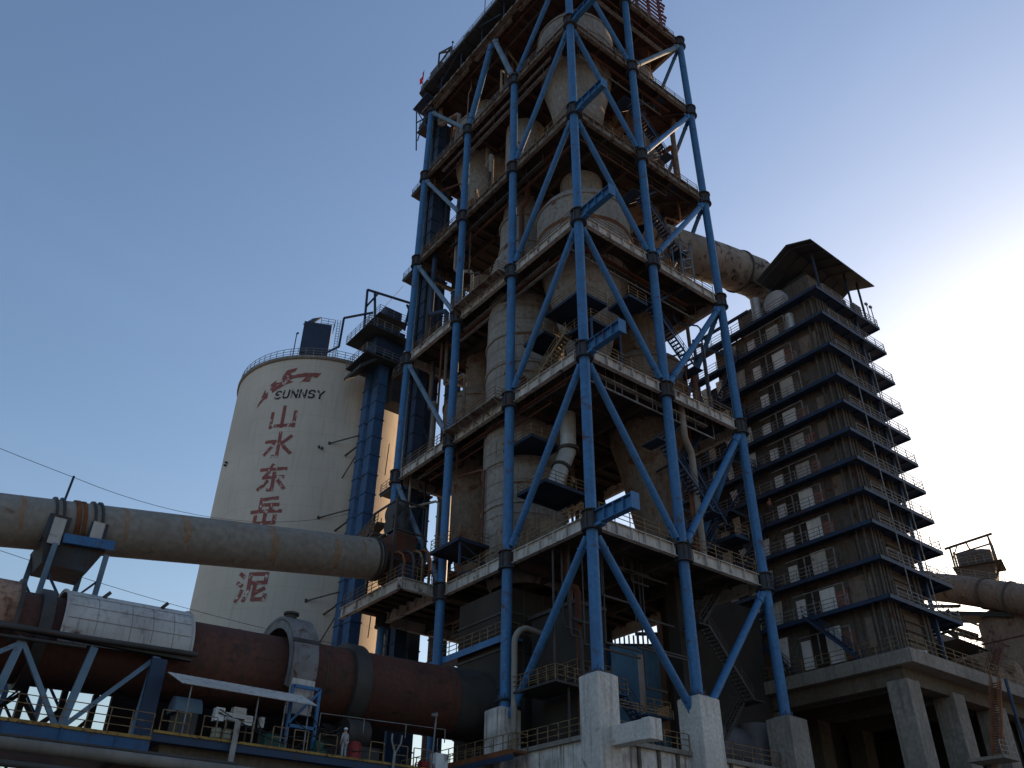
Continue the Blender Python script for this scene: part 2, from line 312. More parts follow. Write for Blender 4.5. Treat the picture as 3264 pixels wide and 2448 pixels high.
for k in range(6):
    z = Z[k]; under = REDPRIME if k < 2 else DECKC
    zb = z+0.53
    dm = MB().box(0.12, XE-0.12, 0.12, YL-0.12, zb, zb+0.16)
    for i in range(1, 18): # joists along x
        y = i*YL/18
        if k == 5: pass
        dm.beam((0.3, y, zb-0.16), (XE-0.3, y, zb-0.16), 0.14, 0.30)
    for x in (5, 10.0, 15.2): dm.beam((x, 0.3, zb-0.5), (x, YL-0.3, zb-0.5), 0.34, 0.9)
    for y in (YB, YA): dm.beam((0.9, y, zb-0.5), (XE-0.9, y, zb-0.5), 0.34, 0.9)
    if k < 4: dm.beam((0.5, 0.5, zb-0.6), (9.5, 9.9, zb-0.6), 0.22, 0.3); dm.beam((10.5, 0.5, zb-0.6), (19.9, 9.9, zb-0.6), 0.22, 0.3); dm.beam((19.9, 0.5, zb-0.6), (10.5, 9.9, zb-0.6), 0.22, 0.3)
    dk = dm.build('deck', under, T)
    gm = WHITEST if k >= 3 else OLDGIRDSH
    for a, b, nx in ((('C'), ('B'), (-1, 0)), ('B', 'A', (-1, 0)), ('A', 'L', (-1, 0)), ('C', 'D', (0, -1)), ('D', 'E', (0, -1)), ('E', 'F', (1, 0)), ('F', 'G', (1, 0)), ('G', 'H', (1, 0)), ('L', 'I', (0, 1)), ('I', 'H', (0, 1))):
        g = MB(); pa = cols[a]; pb = cols[b]; girder(g, (*pa, z), (*pb, z), 0.98, 1.55, nx); g.build('edge_girder', gm, dk)
    zt = zb+0.16
    for a, b, (ox, oy) in (('C', 'B', (0.05, 0)), ('B', 'A', (0.05, 0)), ('A', 'L', (0.05, 0)), ('C', 'D', (0, 0.05)), ('D', 'E', (0, 0.05)), ('E', 'H', (-0.05, 0)), ('L', 'H', (0, -0.05))):
        if k == 5 and a == 'A': continue
        pa = Vector((*cols[a], 0)); pb = Vector((*cols[b], 0)); dr = (pb-pa).normalized()
        r_ = MB(); o = Vector((ox, oy, zt)); railing(r_, [pa+dr*0.9+o, pb-dr*0.9+o], 1.15, 1.7, 0.05)
        r_.build('railing', RAIL if k >= 2 else RAILG, dk)
    # service landing beyond the left corner
    if k < 5:
        l = MB().prism([(-0.1, YL+0.9), (0.0, YL+3.6), (5, YL+3.9), (5, YL+0.3)], z-0.75, z-0.55)
        l.beam((0.1, YL+0.9, z-0.9), (0.1, YL+3.4, z-0.9), 0.12, 0.25); l.build('landing', DARKST, T)
        r_ = MB(); railing(r_, [(0, YL+0.8, z-0.55), (0.1, YL+3.5, z-0.55), (4.9, YL+3.8, z-0.55)], 1.1, 1.4, 0.045); r_.build('landing_railing', RAILG, T)
# little balconies cantilevered from the middle bay
for k, ly in ((3, 9.2), (4, 9.2)):
    z = Z[k]; mb = MB().box(-1.25, -0.30, YB+0.7, YB+ly, z+0.36, z+0.50)
    for i in range(5): y = YB+0.9+i*(ly-1.1)/4; mb.beam((-1.2, y, z+0.3), (-0.1, y, z-0.25), 0.07, 0.1)
    mb.build('balcony', OLDGIRDSH, T); r_ = MB(); railing(r_, [(-0.3, YB+0.7, z+0.5), (-1.2, YB+0.75, z+0.5), (-1.2, YB+ly, z+0.5), (-0.3, YB+ly, z+0.5)], 1.1, 1.5, 0.045); r_.build('balcony_railing', RAIL, T)
# lower deck wing at the left, over the kiln
mb = MB().box(-4.05, -0.1, YA+0.35, YL+1.0, Z[5]+0.50, Z[5]+0.66)
for i in range(1, 8): y = YA+0.3+i*1.35; mb.beam((-3.9, y, Z[5]+0.35), (-0.2, y, Z[5]+0.35), 0.12, 0.28)
wing = mb.build('deck_wing', DECKC, T)
g = MB(); girder(g, (-4.1, YA-0.45, Z[5]), (-4.1, YL+1.9, Z[5]), 0.98, 2.6, (-1, 0)); g.box(-4.25, -3.98, YA+0.25, YA+0.5, Z[5]-0.5, Z[5]+0.5); g.build('edge_girder', WHITEST, wing)
g = MB(); girder(g, (-5.0, YA+0.3, Z[5]), (0.1, YA+0.3, Z[5]), 0.98, 1.8, (0, -1)); g.build('edge_girder', WHITEST, wing)
r_ = MB(); railing(r_, [(-0.9, YA+0.35, Z[5]+.66), (-4.0, YA+0.35, Z[5]+.66), (-4.0, YL+1.0, Z[5]+.66)], 1.15, 1.3, 0.05); r_.build('railing', RAIL, wing)
# roof level: upper deck, posts, clad rooms, railings
mb = MB().prism([(-1.6, -4), (-1.6, 31.9), (1.5, 33.2), (12, 33.2), (12, -4)], 107.5, 107.95)
for i in range(14): y = -3+i*2.6; mb.beam((-1.5, y, 107.35), (10, y, 107.35), 0.15, 0.3)
up = mb.build('roof_deck', ROOFM, T)
r_ = MB(); railing(r_, [(-1.5, -4, 107.95), (-1.5, 31.7, 107.95), (1.5, 33.0, 107.95)], 1.15, 2.2, 0.05); r_.build('railing', RAILG, up)
mb = MB()
for y in (-3, 2, 7, 12, 17, 22, 27, 31): MB().tube((-0.7, y, 104.0), (-0.7, y, 107.5), 0.09, n=10).build('roof_post', BLUE2, T)
mb.beam((-1.2, 22, 107.3), (-1.2, 27, 104.2), 0.09); mb.beam((-1.2, 12, 104.2), (-1.2, 17, 107.3), 0.09)
mb.build('roof_brace', BLUE2, T)
MB().box(1.0, 9.5, 1.5, 29.5, 104.3, 107.5).build('roof_room', ROOFM, T)
mb = MB().box(-0.75, 0.0, -1, 32.2, 103.95, 104.1)
for i in range(24): mb.box(-0.8, -0.75, -1+i*1.38, -1+i*1.38+random.uniform(.6, 1.3), 103.75, 104.2)
mb.build('roof_walkway', OLDGIRDSH, T)
mb = MB().box(-0.5, 3.5, YL+0.9, YL+3.0, 100.9, 101.1); mb.build('landing', DARKST, T)
mb = MB()
for p, q in (((-1.2, 33.0, 105.4), (-.4, 33.2, 97.0)), ((-1.2, 33.0, 105.2), (-.3, 30.6, 99.5)), ((-.6, 30.7, 105), (-.4, 33.1, 99)), ((-1, 33, 102.4), (-.3, 30.6, 102.2))): mb.beam(p, q, 0.14)
mb.box(-1.6, 1, 29.6, 33.4, 105.3, 105.5); mb.build('side_bracing', BLUE2, T)
# interior stairs, landing by landing
def flights(z0, z1, x, y, n, L_=4.2, dirx=True):
    mb = MB(); h = (z1-z0)/n; a = 1
    for i in range(n):
        za, zb_ = z0+i*h, z0+(i+1)*h
        pa = (x-a*L_/2, y+0.5*a, za); pb = (x+a*L_/2, y+0.5*a, zb_)
        stairs(mb, pa, pb, 0.9); mb.box(pb[0]-0.1 if a > 0 else pb[0]-1.2, pb[0]+1.2 if a > 0 else pb[0]+0.1, y-1.0, y+1.0, zb_-0.08, zb_)
        a = -a
    return mb
for k in range(1, 5): flights(Z[k+1]+.7, Z[k]+.5, 13.2, 1.9, 3, 5.4).build('stair_flight', BLUE2, T)
flights(Z[5]+.7, Z[4]+.5, 17.0, 3.0, 3, 4.0).build('stair_flight', BLUE2, T)
flights(12.0, Z[5]+.5, 16.6, 2.6, 3, 4.6).build('stair_flight', DARKST, T)

# ------------------------------------------------------------------ pedestals, podium
def pedestal(x, y, wd, ztop, label, m_=WHITEC):
    h = wd
    loop = [(x-h, y-h), (x+h, y-h), (x+h, y+h), (x-h, y+h)]
    mb = MB().prism(loop, -1.6, ztop-0.22)
    mb.hull([(a, b, ztop-0.22) for a, b in loop], [(x+(a-x)*0.55, y+(b-y)*0.55, ztop) for a, b in loop])
    return tag(mb.build('concrete_pedestal', m_, loc=(x, y, -1.6), bevel=0.07), label, 'pedestal', 'concrete feet of the tower columns')
pedestal(0, 0, 0.95, 15.65, 'white concrete pedestal under the front corner column, with a beam stub beside it')
pedestal(XD, 0, 1.1, 15.65, 'pale concrete pedestal second from the front corner, where two braces land', WHITEC)
pedestal(XE, 0, 1.15, 15.7, 'brownish concrete pedestal at the right end of the tower', CONC)
pedestal(0, YB+0.3, 1.0, 15.2, 'stained concrete pedestal beside the rusty kiln end', STAINW)
st = MB().box(0.0, 1.05, -4.4, -0.9, 10.9, 12.1); st.box(-0.03, 1.08, -4.45, -3.75, 10.85, 12.15)
tag(st.build('concrete_beam_stub', WHITEC, loc=(0.5, -2.5, 11), bevel=0.04), 'short white concrete beam jutting out from the front pedestal', 'beam')
pd = thing('podium', 'stained white concrete podium between the tower pedestals', 'podium', (10, 15, -1.6))
MB().box(-0.6, 27.5, 0.35, 30, -1.6, 11.45).build('wall', STAINW, pd)
mb = MB().box(-0.85, 27.8, 0.05, 30, 11.45, 11.75); sl_ = mb.build('slab_edge', CONC, pd)
mb = MB().box(-0.95, 0.0, 1.2, 9.2, 9.0, 9.35).box(1.3, 8.6, -0.15, 0.35, 9.0, 9.35); mb.build('ledge', CONC, pd)
mb = MB()
for i in range(14): x = 1.7+i*1.9; mb.box(x, x+0.25, 0.2, 0.36, 9.35, 11.45)
mb.build('rib', CONCB, pd)
r_ = MB(); railing(r_, [(-0.7, 9.0, 11.75), (-0.7, 1.2, 11.75)], 1.15, 1.1, 0.05); railing(r_, [(1.3, 0.2, 11.75), (8.8, 0.2, 11.75)], 1.15, 1.3, 0.05)
railing(r_, [(11.2, 0.2, 11.75), (19.2, 0.2, 11.75)], 1.15, 1.2, 0.05); r_.build('railing', RAIL, pd)
# rusty gangway along the left of the podium
gw = thing('gangway', 'rusty walkway with railing running past the stained pedestal', 'walkway', (-1.5, 13, 11))
MB().box(-2.3, -1.0, 6.4, 21.5, 11.25, 11.42).box(-2.36, -2.3, 6.4, 21.5, 11.1, 11.5).build('floor', RUST, gw)
MB().box(-2.5, -2.36, 6.2, 21.5, 10.75, 11.1).build('side_beam', BLUE2, gw)
r_ = MB(); railing(r_, [(-1.0, 21, 11.42), (-1.0, 12.0, 11.42)], 1.1, 1.0, 0.05); railing(r_, [(-2.3, 21, 11.42), (-2.3, 6.4, 11.42), (-1.0, 6.4, 11.42)], 1.1, 1.15, 0.05, rails=(1.0, .5)); r_.build('railing', RAIL, gw)

# ------------------------------------------------------------------ cyclones, calciner, ducts in the tower
def cyclone(cx, cy, rad, z0, z1, zc, rc, label, m_=VESS, band=None, duct=None, dome=0.5, ribs=True):
    t = thing('preheater_cyclone', label, 'cyclone', (cx, cy, zc), 'cyclones inside the tower')
    MB().lathe(cx, cy, [(rad, z0), (rad, z1)], 56).build('body', m_, t)
    MB().lathe(cx, cy, [(rad, z0), (rad*0.72, z0-(z0-zc)*0.33), (rc*1.25, zc+(z0-zc)*0.12), (rc, zc)], 48).build('cone', m_, t)
    MB().lathe(cx, cy, [(rad, z1), (rad*0.94, z1+rad*dome*0.25), (rad*0.74, z1+rad*dome*0.55), (rad*0.42, z1+rad*dome*0.75), (rad*0.40, z1+rad*dome*0.75)], 48).build('dome', m_, t)
    if duct: MB().lathe(cx, cy, [(duct[0], z1), (duct[0], duct[1])], 36).build('outlet_duct', m_, t)
    if ribs:
        mb = MB()
        for zz in (z0+0.1, z1-0.1, (z0+z1)/2): mb.lathe(cx, cy, [(rad, zz-.12), (rad+0.14, zz-.10), (rad+0.14, zz+.10), (rad, zz+.12)], 56)
        mb.build('stiffening_ring', m_, t)
    if band: MB().lathe(cx, cy, [(rad+0.03, band[0]), (rad+0.03, band[1])], 56).build('rust_band', RUST, t)
    return t
cyclone(6.6, 6.2, 4.75, 91, 97.6, 74.5, 1.5, 'domed grey cyclone in the top storey behind the front corner column', VESS, None, (1.9, 103), 0.75)
cyclone(15.6, 6.2, 3.7, 92, 97.5, 86.2, 1.5, 'smaller cyclone in the top storey with a sunlit cone edge, right of the biggest dome', VESSB, None, (1.6, 103))
cyclone(16.6, 6.4, 3.3, 77, 84.5, 71, 1.3, 'cyclone in the second storey down, sunlit on its right edge beside the open bay', VESSB)
cyclone(7.2, 6.9, 5.1, 60.2, 66.8, 46.5, 1.5, 'widest cyclone with a rust band, behind the front column in the third storey', VESS, (63.0, 63.5), (2.4, 73), 0.7)
cyclone(15.6, 7.6, 4.5, 44.4, 50.4, 31, 1.5, 'brownish cyclone with a rusty top neck in the fourth storey on the right', VESSB, (47.0, 47.25), (2.1, 58), 0.55)
cyclone(6.0, 24.8, 4.4, 91.5, 97, 76, 1.4, 'grey domed cyclone in the top storey, far left of the tower', VESS, None, (1.7, 103), 0.7)
cyclone(6.5, 24.8, 3.9, 44.5, 51, 29.0, 1.3, 'reddish brown cyclone in the fourth storey near the bucket elevators', VESSB, None, (1.6, 70), 0.6)
def seams(t, cx, cy, rad, z0, z1, step=1.7):
    mb = MB(); z = z0+.6
    while z < z1: mb.lathe(cx, cy, [(rad+.012, z), (rad+.012, z+.05)], 56); z += step
    for i in range(9):
        a = i*.7+cx; zz = z0+(i*1.7) % max(1, (z1-z0-1.7)); mb.lathe(cx, cy, [(rad+.014, zz), (rad+.014, min(z1, zz+1.7))], 1, a, a+.012)
    mb.build('plate_seam', VESSB, t)
cal = thing('calciner', 'tall pale grey cylindrical vessel standing through three storeys behind the second left column', 'vessel', (5.4, 14.9, 26))
MB().lathe(5.4, 14.9, [(3.0, 26.5), (4.0, 28.6), (4.05, 43), (4.0, 58), (3.95, 63.2), (3.6, 65.0), (2.95, 66.2), (2.9, 71.0), (2.6, 72.6), (2.5, 88)], 64).build('shell', VESS, cal)
for zz in (29.2, 33.6, 38.0, 45.5, 49.2, 52.8, 61.2, 66.6, 70.6):
    rr_ = 4.06 if zz < 65 else 2.98
    MB().lathe(5.4, 14.9, [(rr_, zz), (rr_+0.13, zz+.05), (rr_+0.13, zz+.2), (rr_, zz+.25)], 64).build('stiffening_ring', VESS, cal)
for zz, a, b in ((35.6, 3.6, 4.35), (39.9, 3.5, 4.3), (52.6, 3.7, 4.5), (48.0, 3.5, 4.6)):
    MB().lathe(5.4, 14.9, [(4.07, zz), (4.07, zz+0.16)], 20, a, b).build('rust_seam', RUST, cal)
seams(cal, 5.4, 14.9, 4.06, 28.6, 62.5)
mb = MB().lathe(2.9, 13.0, [(1.6, 26.9), (1.9, 29.5), (1.7, 31.2), (0.9, 32.0), (0.1, 32.2)], 30); mb.build('inlet_dome', VESSB, cal)
# inclined chute
sp = thing('feed_chute', 'silvery jointed chute bending down between the calciner and the front column', 'chute', (4.5, 8, 33))
MB().tube((5.1, 8, 42), (5.05, 8, 38.2), 0.75, n=20).build('upper_section', STEELL, sp)
MB().tube((5.0, 8, 38.1), (3.1, 8, 33.4), 0.78, 0.72, n=20).build('lower_section', STEELL, sp)
MB().tube((5.05, 8, 38.0), (5.05, 8, 38.3), 1.05, n=20).tube((4.2, 8, 36.1), (4.1, 8, 35.85), 0.92, n=20).tube((3.1, 8, 33.5), (3.0, 8, 33.2), 0.95, n=20).build('flange', DARKST, sp)
# service platforms with railings around the vessels
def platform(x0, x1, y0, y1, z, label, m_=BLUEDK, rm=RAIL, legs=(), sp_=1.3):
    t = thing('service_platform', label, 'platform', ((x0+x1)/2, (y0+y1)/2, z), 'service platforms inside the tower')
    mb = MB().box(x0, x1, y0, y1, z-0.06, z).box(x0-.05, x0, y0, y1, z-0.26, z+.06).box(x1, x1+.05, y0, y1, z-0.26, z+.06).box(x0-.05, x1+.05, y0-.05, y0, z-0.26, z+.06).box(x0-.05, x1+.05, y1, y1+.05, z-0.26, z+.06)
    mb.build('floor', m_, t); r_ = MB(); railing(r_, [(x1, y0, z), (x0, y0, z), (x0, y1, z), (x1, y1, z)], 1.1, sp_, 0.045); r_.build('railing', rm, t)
    if legs:
        mb = MB()
        for (a, b, c_) in legs: mb.beam((a, b, z-.1), (a, b, c_), 0.16)
        (a, b, c_) = legs[0]; (a2, b2, _) = legs[-1]
        mb.beam((a, b, z-1.6), (a2, b2, z-1.8), 0.09); mb.beam((a, b, z-.3), (a2, b2, z-1.8), 0.09); mb.beam((a, b, z-3.2), (a2, b2, z-1.8), 0.09)
        mb.build('leg', BLUE2, t)
    return t
platform(0.5, 3.9, 0.8, 5.6, 50.2, 'blue platform around the neck of the widest cyclone')
platform(1.1, 3.6, 6.6, 9.6, 49.2, 'small blue platform left of the cyclone neck, near the second column')
platform(2.2, 5.8, 1.2, 4.6, 48.0, 'blue braced platform on legs beside the front column', legs=((2.2, 1.2, 43.3), (5.8, 1.2, 43.3), (5.8, 4.5, 43.3)))
platform(6.4, 8.8, 0.2, 3.0, 52.3, 'small raised blue platform left of the second right column')
platform(-1.9, 1.8, 14.9, 19.4, 30.0, 'dark blue platform projecting over the white deck edge beside the calciner', legs=((-1.6, 15.1, 27.6), (1.6, 15.1, 27.6)))
platform(0.6, 5.2, 6.0, 9.8, 33.0, 'dark platform under the foot of the silvery chute')
platform(1.0, 4.6, 8.4, 12.4, 38.6, 'dark platform beside the joint of the silvery chute')
platform(18.0, 19.9, 0.5, 2.6, 31.0, 'little blue landing just inside the right corner column')
platform(1.5, 2.9, 23.0, 29.5, 31.5, 'dark platform among the left bays near the sky gap')
mb = MB(); stairs(mb, (1.1, 8.3, 43.3), (2.1, 4.2, 48.0), 0.9); tag(mb.build('platform_stair', RAIL, loc=(1, 6, 43)), 'steep yellow stair climbing to the braced platform beside the front column', 'stair')
# process pipes and cable trays, storey by storey
PM = [DARKST, RUSTD, VESSB, BLUE2, DUCT, DARKST, RUST]
STN = ['top', 'second', 'third', 'fourth', 'fifth']
for k in range(5):
    t = thing('process_pipework', 'tangle of thin pipes, trays and hangers in the '+STN[k]+' open storey of the tower', 'pipework', (8, 12, Z[k+1]+.7), 'pipework inside the tower')
    zb, zt = Z[k+1]+.7, Z[k]+.4; rnd = random.Random(50+k)
    for i in range(12):   # verticals with elbows
        x, y = (rnd.uniform(1.2, 2.6), rnd.uniform(11, 29)) if i < 5 else ((rnd.uniform(11, 19), rnd.uniform(1.2, 3.4)) if i < 9 else (rnd.uniform(9, 13), rnd.uniform(8, 20)))
        rad = rnd.choice((.09, .13, .2, .32)); zm = rnd.uniform(zb+3, zt-2); dx, dy = rnd.uniform(-2, 4), rnd.uniform(-1, 5)
        x2, y2 = min(19.5, max(1.0, x+dx)), min(29.5, max(1.0, y+dy))
        MB().path([(x, y, zb), (x, y, zm-.4), (x+(x2-x)*.1, y+(y2-y)*.1, zm), (x2-(x2-x)*.1, y2-(y2-y)*.1, zm+.6), (x2, y2, zm+1.1), (x2, y2, zt)], rad, 10).build('pipe', rnd.choice(PM), t)
    for i in range(6):    # long runs hung under the deck above
        z = zt-rnd.uniform(.7, 2.4)
        if i % 2: y = rnd.uniform(.8, 2.4); a, b = (rnd.uniform(.8, 4), y, z), (rnd.uniform(12, 19.8), y, z)
        else: x = rnd.uniform(.7, 2.0); a, b = (x, rnd.uniform(.8, 8), z), (x, rnd.uniform(20, 29.5), z)
        mb = MB(); mb.beam(a, b, rnd.choice((.12, .3, .45)), .12); a, b = Vector(a), Vector(b)
        for j in range(7): c = a+(b-a)*j/6; mb.beam(c, c+Vector((0, 0, zt-z+.1)), .05)
        mb.build('cable_tray', rnd.choice((DARKST, RUSTD, RAILG)), t)
    for i in range(4):    # machines, hoppers and boxes standing on the deck
        x, y = ((2.6, 11.4), (12.5, 3.0), (10.4, 10.8), (2.4, 21.5))[i]; x += rnd.uniform(-.6, .6); y += rnd.uniform(-.6, .6); hh = rnd.uniform(1.4, 3.6); ww = rnd.uniform(.6, 1.3)
        mb = MB().hull([(x-ww*.4, y-ww*.4, zb+.8), (x+ww*.4, y-ww*.4, zb+.8), (x+ww*.4, y+ww*.4, zb+.8), (x-ww*.4, y+ww*.4, zb+.8)], [(x-ww, y-ww, zb+hh), (x+ww, y-ww, zb+hh), (x+ww, y+ww, zb+hh), (x-ww, y+ww, zb+hh)])
        for sx in (-1, 1):
            for sy in (-1, 1): mb.beam((x+sx*ww*.9, y+sy*ww*.9, zb), (x+sx*ww*.9, y+sy*ww*.9, zb+hh), .1)
        mb.box(x-ww*.5, x+ww*.5, y-ww*.5, y+ww*.5, zb+hh, zb+hh+.7).build('feeder', rnd.choice((DARKST, RUSTD, BLUE2, VESSB)), t)
ub = thing('base_pipework', 'dark pipes, ducts and hangers under the lowest deck between the front pedestals', 'pipework', (6, 3, 12))
rnd = random.Random(5)
for i in range(16):
    x, y = rnd.uniform(1.5, 9), rnd.uniform(3.2, 5); x2 = x+rnd.uniform(-2, 3); zz = rnd.uniform(14, 24); ra = rnd.choice((.07, .1, .16, .28))
    MB().path([(x, y, 11.8), (x, y, zz-.3), (x+(x2-x)*.12, y, zz), (x2-(x2-x)*.12, y+.4, zz+.2), (x2, y+.4, zz+.7), (x2, y+.4, 26.8)], ra, 8).build('pipe', rnd.choice((DARKST, DARKST, RUSTD, BLUE2)), ub) if False or x2 < 3.2 else MB().beam((x, 3.0, zz+2), (x2+3, 3.0, zz+2), .14).beam((x, 3, zz+2), (x, 3, 26.5), .08).build('hanger', DARKST, ub)
# lower gangways above the kiln inlet
lw = thing('inlet_gangway', 'blue edged gangway with railing sloping in view between the first two left columns', 'walkway', (1, 15, 20.8))
MB().box(0.3, 2.2, 11.0, 22.2, 20.75, 20.95).box(0.22, 0.3, 11.0, 22.2, 20.45, 21.0).build('floor', BLUE, lw)
r_ = MB(); railing(r_, [(0.3, 22.2, 20.95), (0.3, 11.0, 20.95)], 1.15, 1.15, 0.05); railing(r_, [(0.4, 10.9, 20.95), (5.6, 10.9, 20.95)], 1.15, 1.3, 0.05)
railing(r_, [(1.7, 20.5, 23.3), (1.7, 12.5, 23.3)], 1.15, 1.4, 0.05); r_.build('railing', RAIL, lw)
MB().box(1.6, 3.4, 12.3, 20.7, 23.15, 23.3).build('upper_floor', DARKST, lw)
fd = thing('low_platform', 'dark angled platform with railing behind the bent grey pipe', 'platform', (1, 5, 16))
MB().prism([(-0.4, 4.0), (2.6, 4.2), (2.6, 9.0), (-0.4, 9.0)], 15.85, 16.0).build('floor', DARKST, fd)
r_ = MB(); railing(r_, [(-0.4, 9.0, 16), (-0.4, 4.0, 16), (2.6, 4.2, 16)], 1.1, 1.1, 0.045); r_.build('railing', RAIL, fd)
# inlet chamber and dark machine houses filling the base of the tower
ic = thing('kiln_inlet_chamber', 'dark bulky inlet chamber at the kiln end under the lowest deck', 'inlet chamber', (5, 14.5, 12))
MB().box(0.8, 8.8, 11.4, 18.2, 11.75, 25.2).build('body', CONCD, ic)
mb = MB()
for zz in (14, 17, 20, 23): mb.box(0.7, 8.9, 11.3, 18.3, zz, zz+.18)
for xx in (2.5, 4.6, 6.7): mb.box(xx, xx+.15, 11.28, 11.4, 11.75, 25.2)
mb.build('stiffener', DARKST, ic)
ch = thing('machine_house', 'dark machine house deep under the tower between the left pedestals', 'building', (5, 7, 11.75))
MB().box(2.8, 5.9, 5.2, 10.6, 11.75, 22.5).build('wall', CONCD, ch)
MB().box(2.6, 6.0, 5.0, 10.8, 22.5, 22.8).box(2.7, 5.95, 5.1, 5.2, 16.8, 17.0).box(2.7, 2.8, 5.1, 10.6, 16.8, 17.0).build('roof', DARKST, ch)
r_ = MB(); railing(r_, [(2.5, 10.5, 17.0), (2.5, 4.8, 17.0), (5.9, 4.8, 17.0)], 1.1, 1.1, .05); r_.build('railing', RAIL, ch)
ch2 = thing('stair_shaft', 'dark concrete shaft under the tower right of the blue shed', 'building', (16, 8, 11.75))
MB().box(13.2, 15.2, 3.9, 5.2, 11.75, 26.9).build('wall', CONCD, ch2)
MB().box(17.6, 30.0, 8.0, 9.8, 11.75, 28.5).build('added_back_wall', CONCD, ch2)  # wall added to shut out the sky so the bay reads dark
# curved grey pipe by the second left column
def arc(c, r, a0, a1, n=8, pl='xz'):
    return [(c[0]+r*math.cos(R(a0+(a1-a0)*i/n)), c[1], c[2]+r*math.sin(R(a0+(a1-a0)*i/n))) for i in range(n+1)]
pts = [(-0.2, 9, 11.8), (-0.2, 9, 19.6)]+arc((1.2, 9, 19.7), 1.4, 180, 95)+[(3.2, 9, 20.9)]+arc((4.3, 9, 22.1), 1.3, 265, 350)+[(5.75, 9, 26.4)]
tag(MB().path(pts, 0.24, 14).build('bent_pipe', DUCT, loc=(0, 9, 12)), 'grey pipe bent in an S beside the second left column', 'pipe')

# ------------------------------------------------------------------ bucket elevators, left side of the tower
def elevator(x, y, z0, z1, label, wx=1.3, wy=1.1, name='bucket_elevator', grp='bucket elevator shafts'):
    t = thing(name, label, 'elevator', (x, y, z0), grp)
    for s in (-1, 1):
        mb = MB().box(x-wx/2, x+wx/2, y+s*wy*0.72-wy/2+0.02, y+s*wy*0.72+wy/2-0.02, z0, z1); z = z0+1
        while z < z1: mb.box(x-wx/2-.09, x+wx/2+.09, y+s*wy*.72-wy/2-.06, y+s*wy*.72+wy/2+.06, z, z+.12); z += 2.4
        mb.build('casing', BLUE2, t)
    mb = MB()
    for dx in (-wx/2-.2,):
        for dy in (-.25, .25): mb.beam((x+dx, y+dy, z0), (x+dx, y+dy, z1), 0.05)
        z = z0
        while z < z1: mb.beam((x+dx, y-.25, z), (x+dx, y+.25, z), 0.04); z += 0.45
    mb.build('ladder', DARKST, t)
    return t
elevator(2.3, 31.9, 12, 106, 'dark blue double shaft outside the left corner column, full tower height', 1.3, 1.1)
elevator(4.6, 33.2, 12, 104, 'second dark blue shaft, just right of the outer one at the tower left', 1.3, 1.2)
elevator(8.6, 33.6, 12, 100, 'third narrow dark shaft seen through the left tower bay', 1.0, 0.9)
mb = MB()
for k in range(22):
    z = 27+k*3.4; mb.beam((2.9, 29.0+(k % 2)*2, z), (2.9, 31.0-(k % 2)*2, z+3.4), 0.08)
for yy in (29.0, 31.0): mb.beam((2.9, yy, 27), (2.9, yy, 103), 0.14)
tag(mb.build('lattice_mast', BLUE2, loc=(2.9, 30, 27)), 'thin blue lattice mast between the left shafts and the tower', 'mast')

# brown lattice structure on the roof, right
bf = thing('roof_louvre_frame', 'red brown louvred steel frame on the roof at the upper right', 'frame', (16, 3, 104.4))
mb = MB()
for x in (13.9, 16.3, 18.6):
    for y in (1.2, 5.0): MB().beam((x, y, 104.2), (x, y, 118), 0.32).build('post', REDTRUSS, bf)

for i in range(14):
    z = 105+i*0.95; mb.box(13.7, 18.9, 1.0, 1.12, z, z+.38); mb.box(13.7, 13.82, 1.0, 5.2, z, z+.38); mb.box(18.8, 19.2+(i % 3)*.25, 0.9, 1.1, z, z+.3)
mb.build('louvre', REDTRUSS, bf)
# flag and masts on the roof
fl = thing('flag', 'small red flag on a thin pole at the far left roof corner', 'flag', (-1.4, 31.6, 107.9))
MB().tube((-1.4, 31.6, 107.9), (-1.4, 31.5, 112.9), 0.04, n=8).build('pole', DARKST, fl)
fm = MB(); n = 6; vs = []
for i in range(n+1):
    vs += [(-1.4-.10*math.sin(i*1.3), 31.5+i*0.16, 112.7-0.18*i), (-1.4-.12*math.sin(i*1.3+.5), 31.5+i*0.12, 110.6-0.1*i)]
fm._add(vs, [(2*i, 2*i+1, 2*i+3, 2*i+2) for i in range(n)], True); fo = fm.build('cloth', FLAGM, fl); sm_ = fo.modifiers.new('thick', 'SOLIDIFY'); sm_.thickness = 0.02
for y, h, lb in ((15.6, 4.2, 'thin rod with a knob on the roof edge above the inverted V brace'), (23.6, 3.0, 'short rod with a knob on the roof edge right of the hoist frame')):
    tag(MB().tube((-1.4, y, 107.9), (-1.4, y, 107.9+h), 0.06, n=8).box(-1.52, -1.28, y-.12, y+.12, 107.9+h, 108.15+h).build('roof_rod', DARKST, loc=(-1.4, y, 107.9)), lb, 'rod')
hf = thing('roof_hoist', 'open hoist frame with a dark box on the roof edge, upper left', 'hoist', (0, 26, 108))
mb = MB()
for p, q in (((-1.2, 27.6, 108), (-1.2, 27.6, 113)), ((-1.2, 24.2, 108), (-1.2, 24.2, 110.6)), ((-1.2, 27.6, 113), (1.6, 24.2, 113)), ((-1.2, 27.6, 113), (-1.2, 24.2, 110.8)), ((1.6, 24.2, 108), (1.6, 24.2, 113)), ((-1.2, 27.6, 110), (-1.2, 24.2, 113 - 2.2))): mb.beam(p, q, 0.2)
mb.build('frame', DARKST, hf); MB().box(-1.0, 2, 27.4, 30.2, 108, 111.2).build('motor_box', DARKST, hf)
tag(MB().box(-1.3, 1.6, 30.4, 31.6, 108, 109.6).box(-1.4, 1.0, 19.5, 20.5, 108, 109.0).build('roof_cabinet', DARKST, loc=(0, 31, 108)), 'low dark cabinets on the roof near the red flag', 'cabinet')

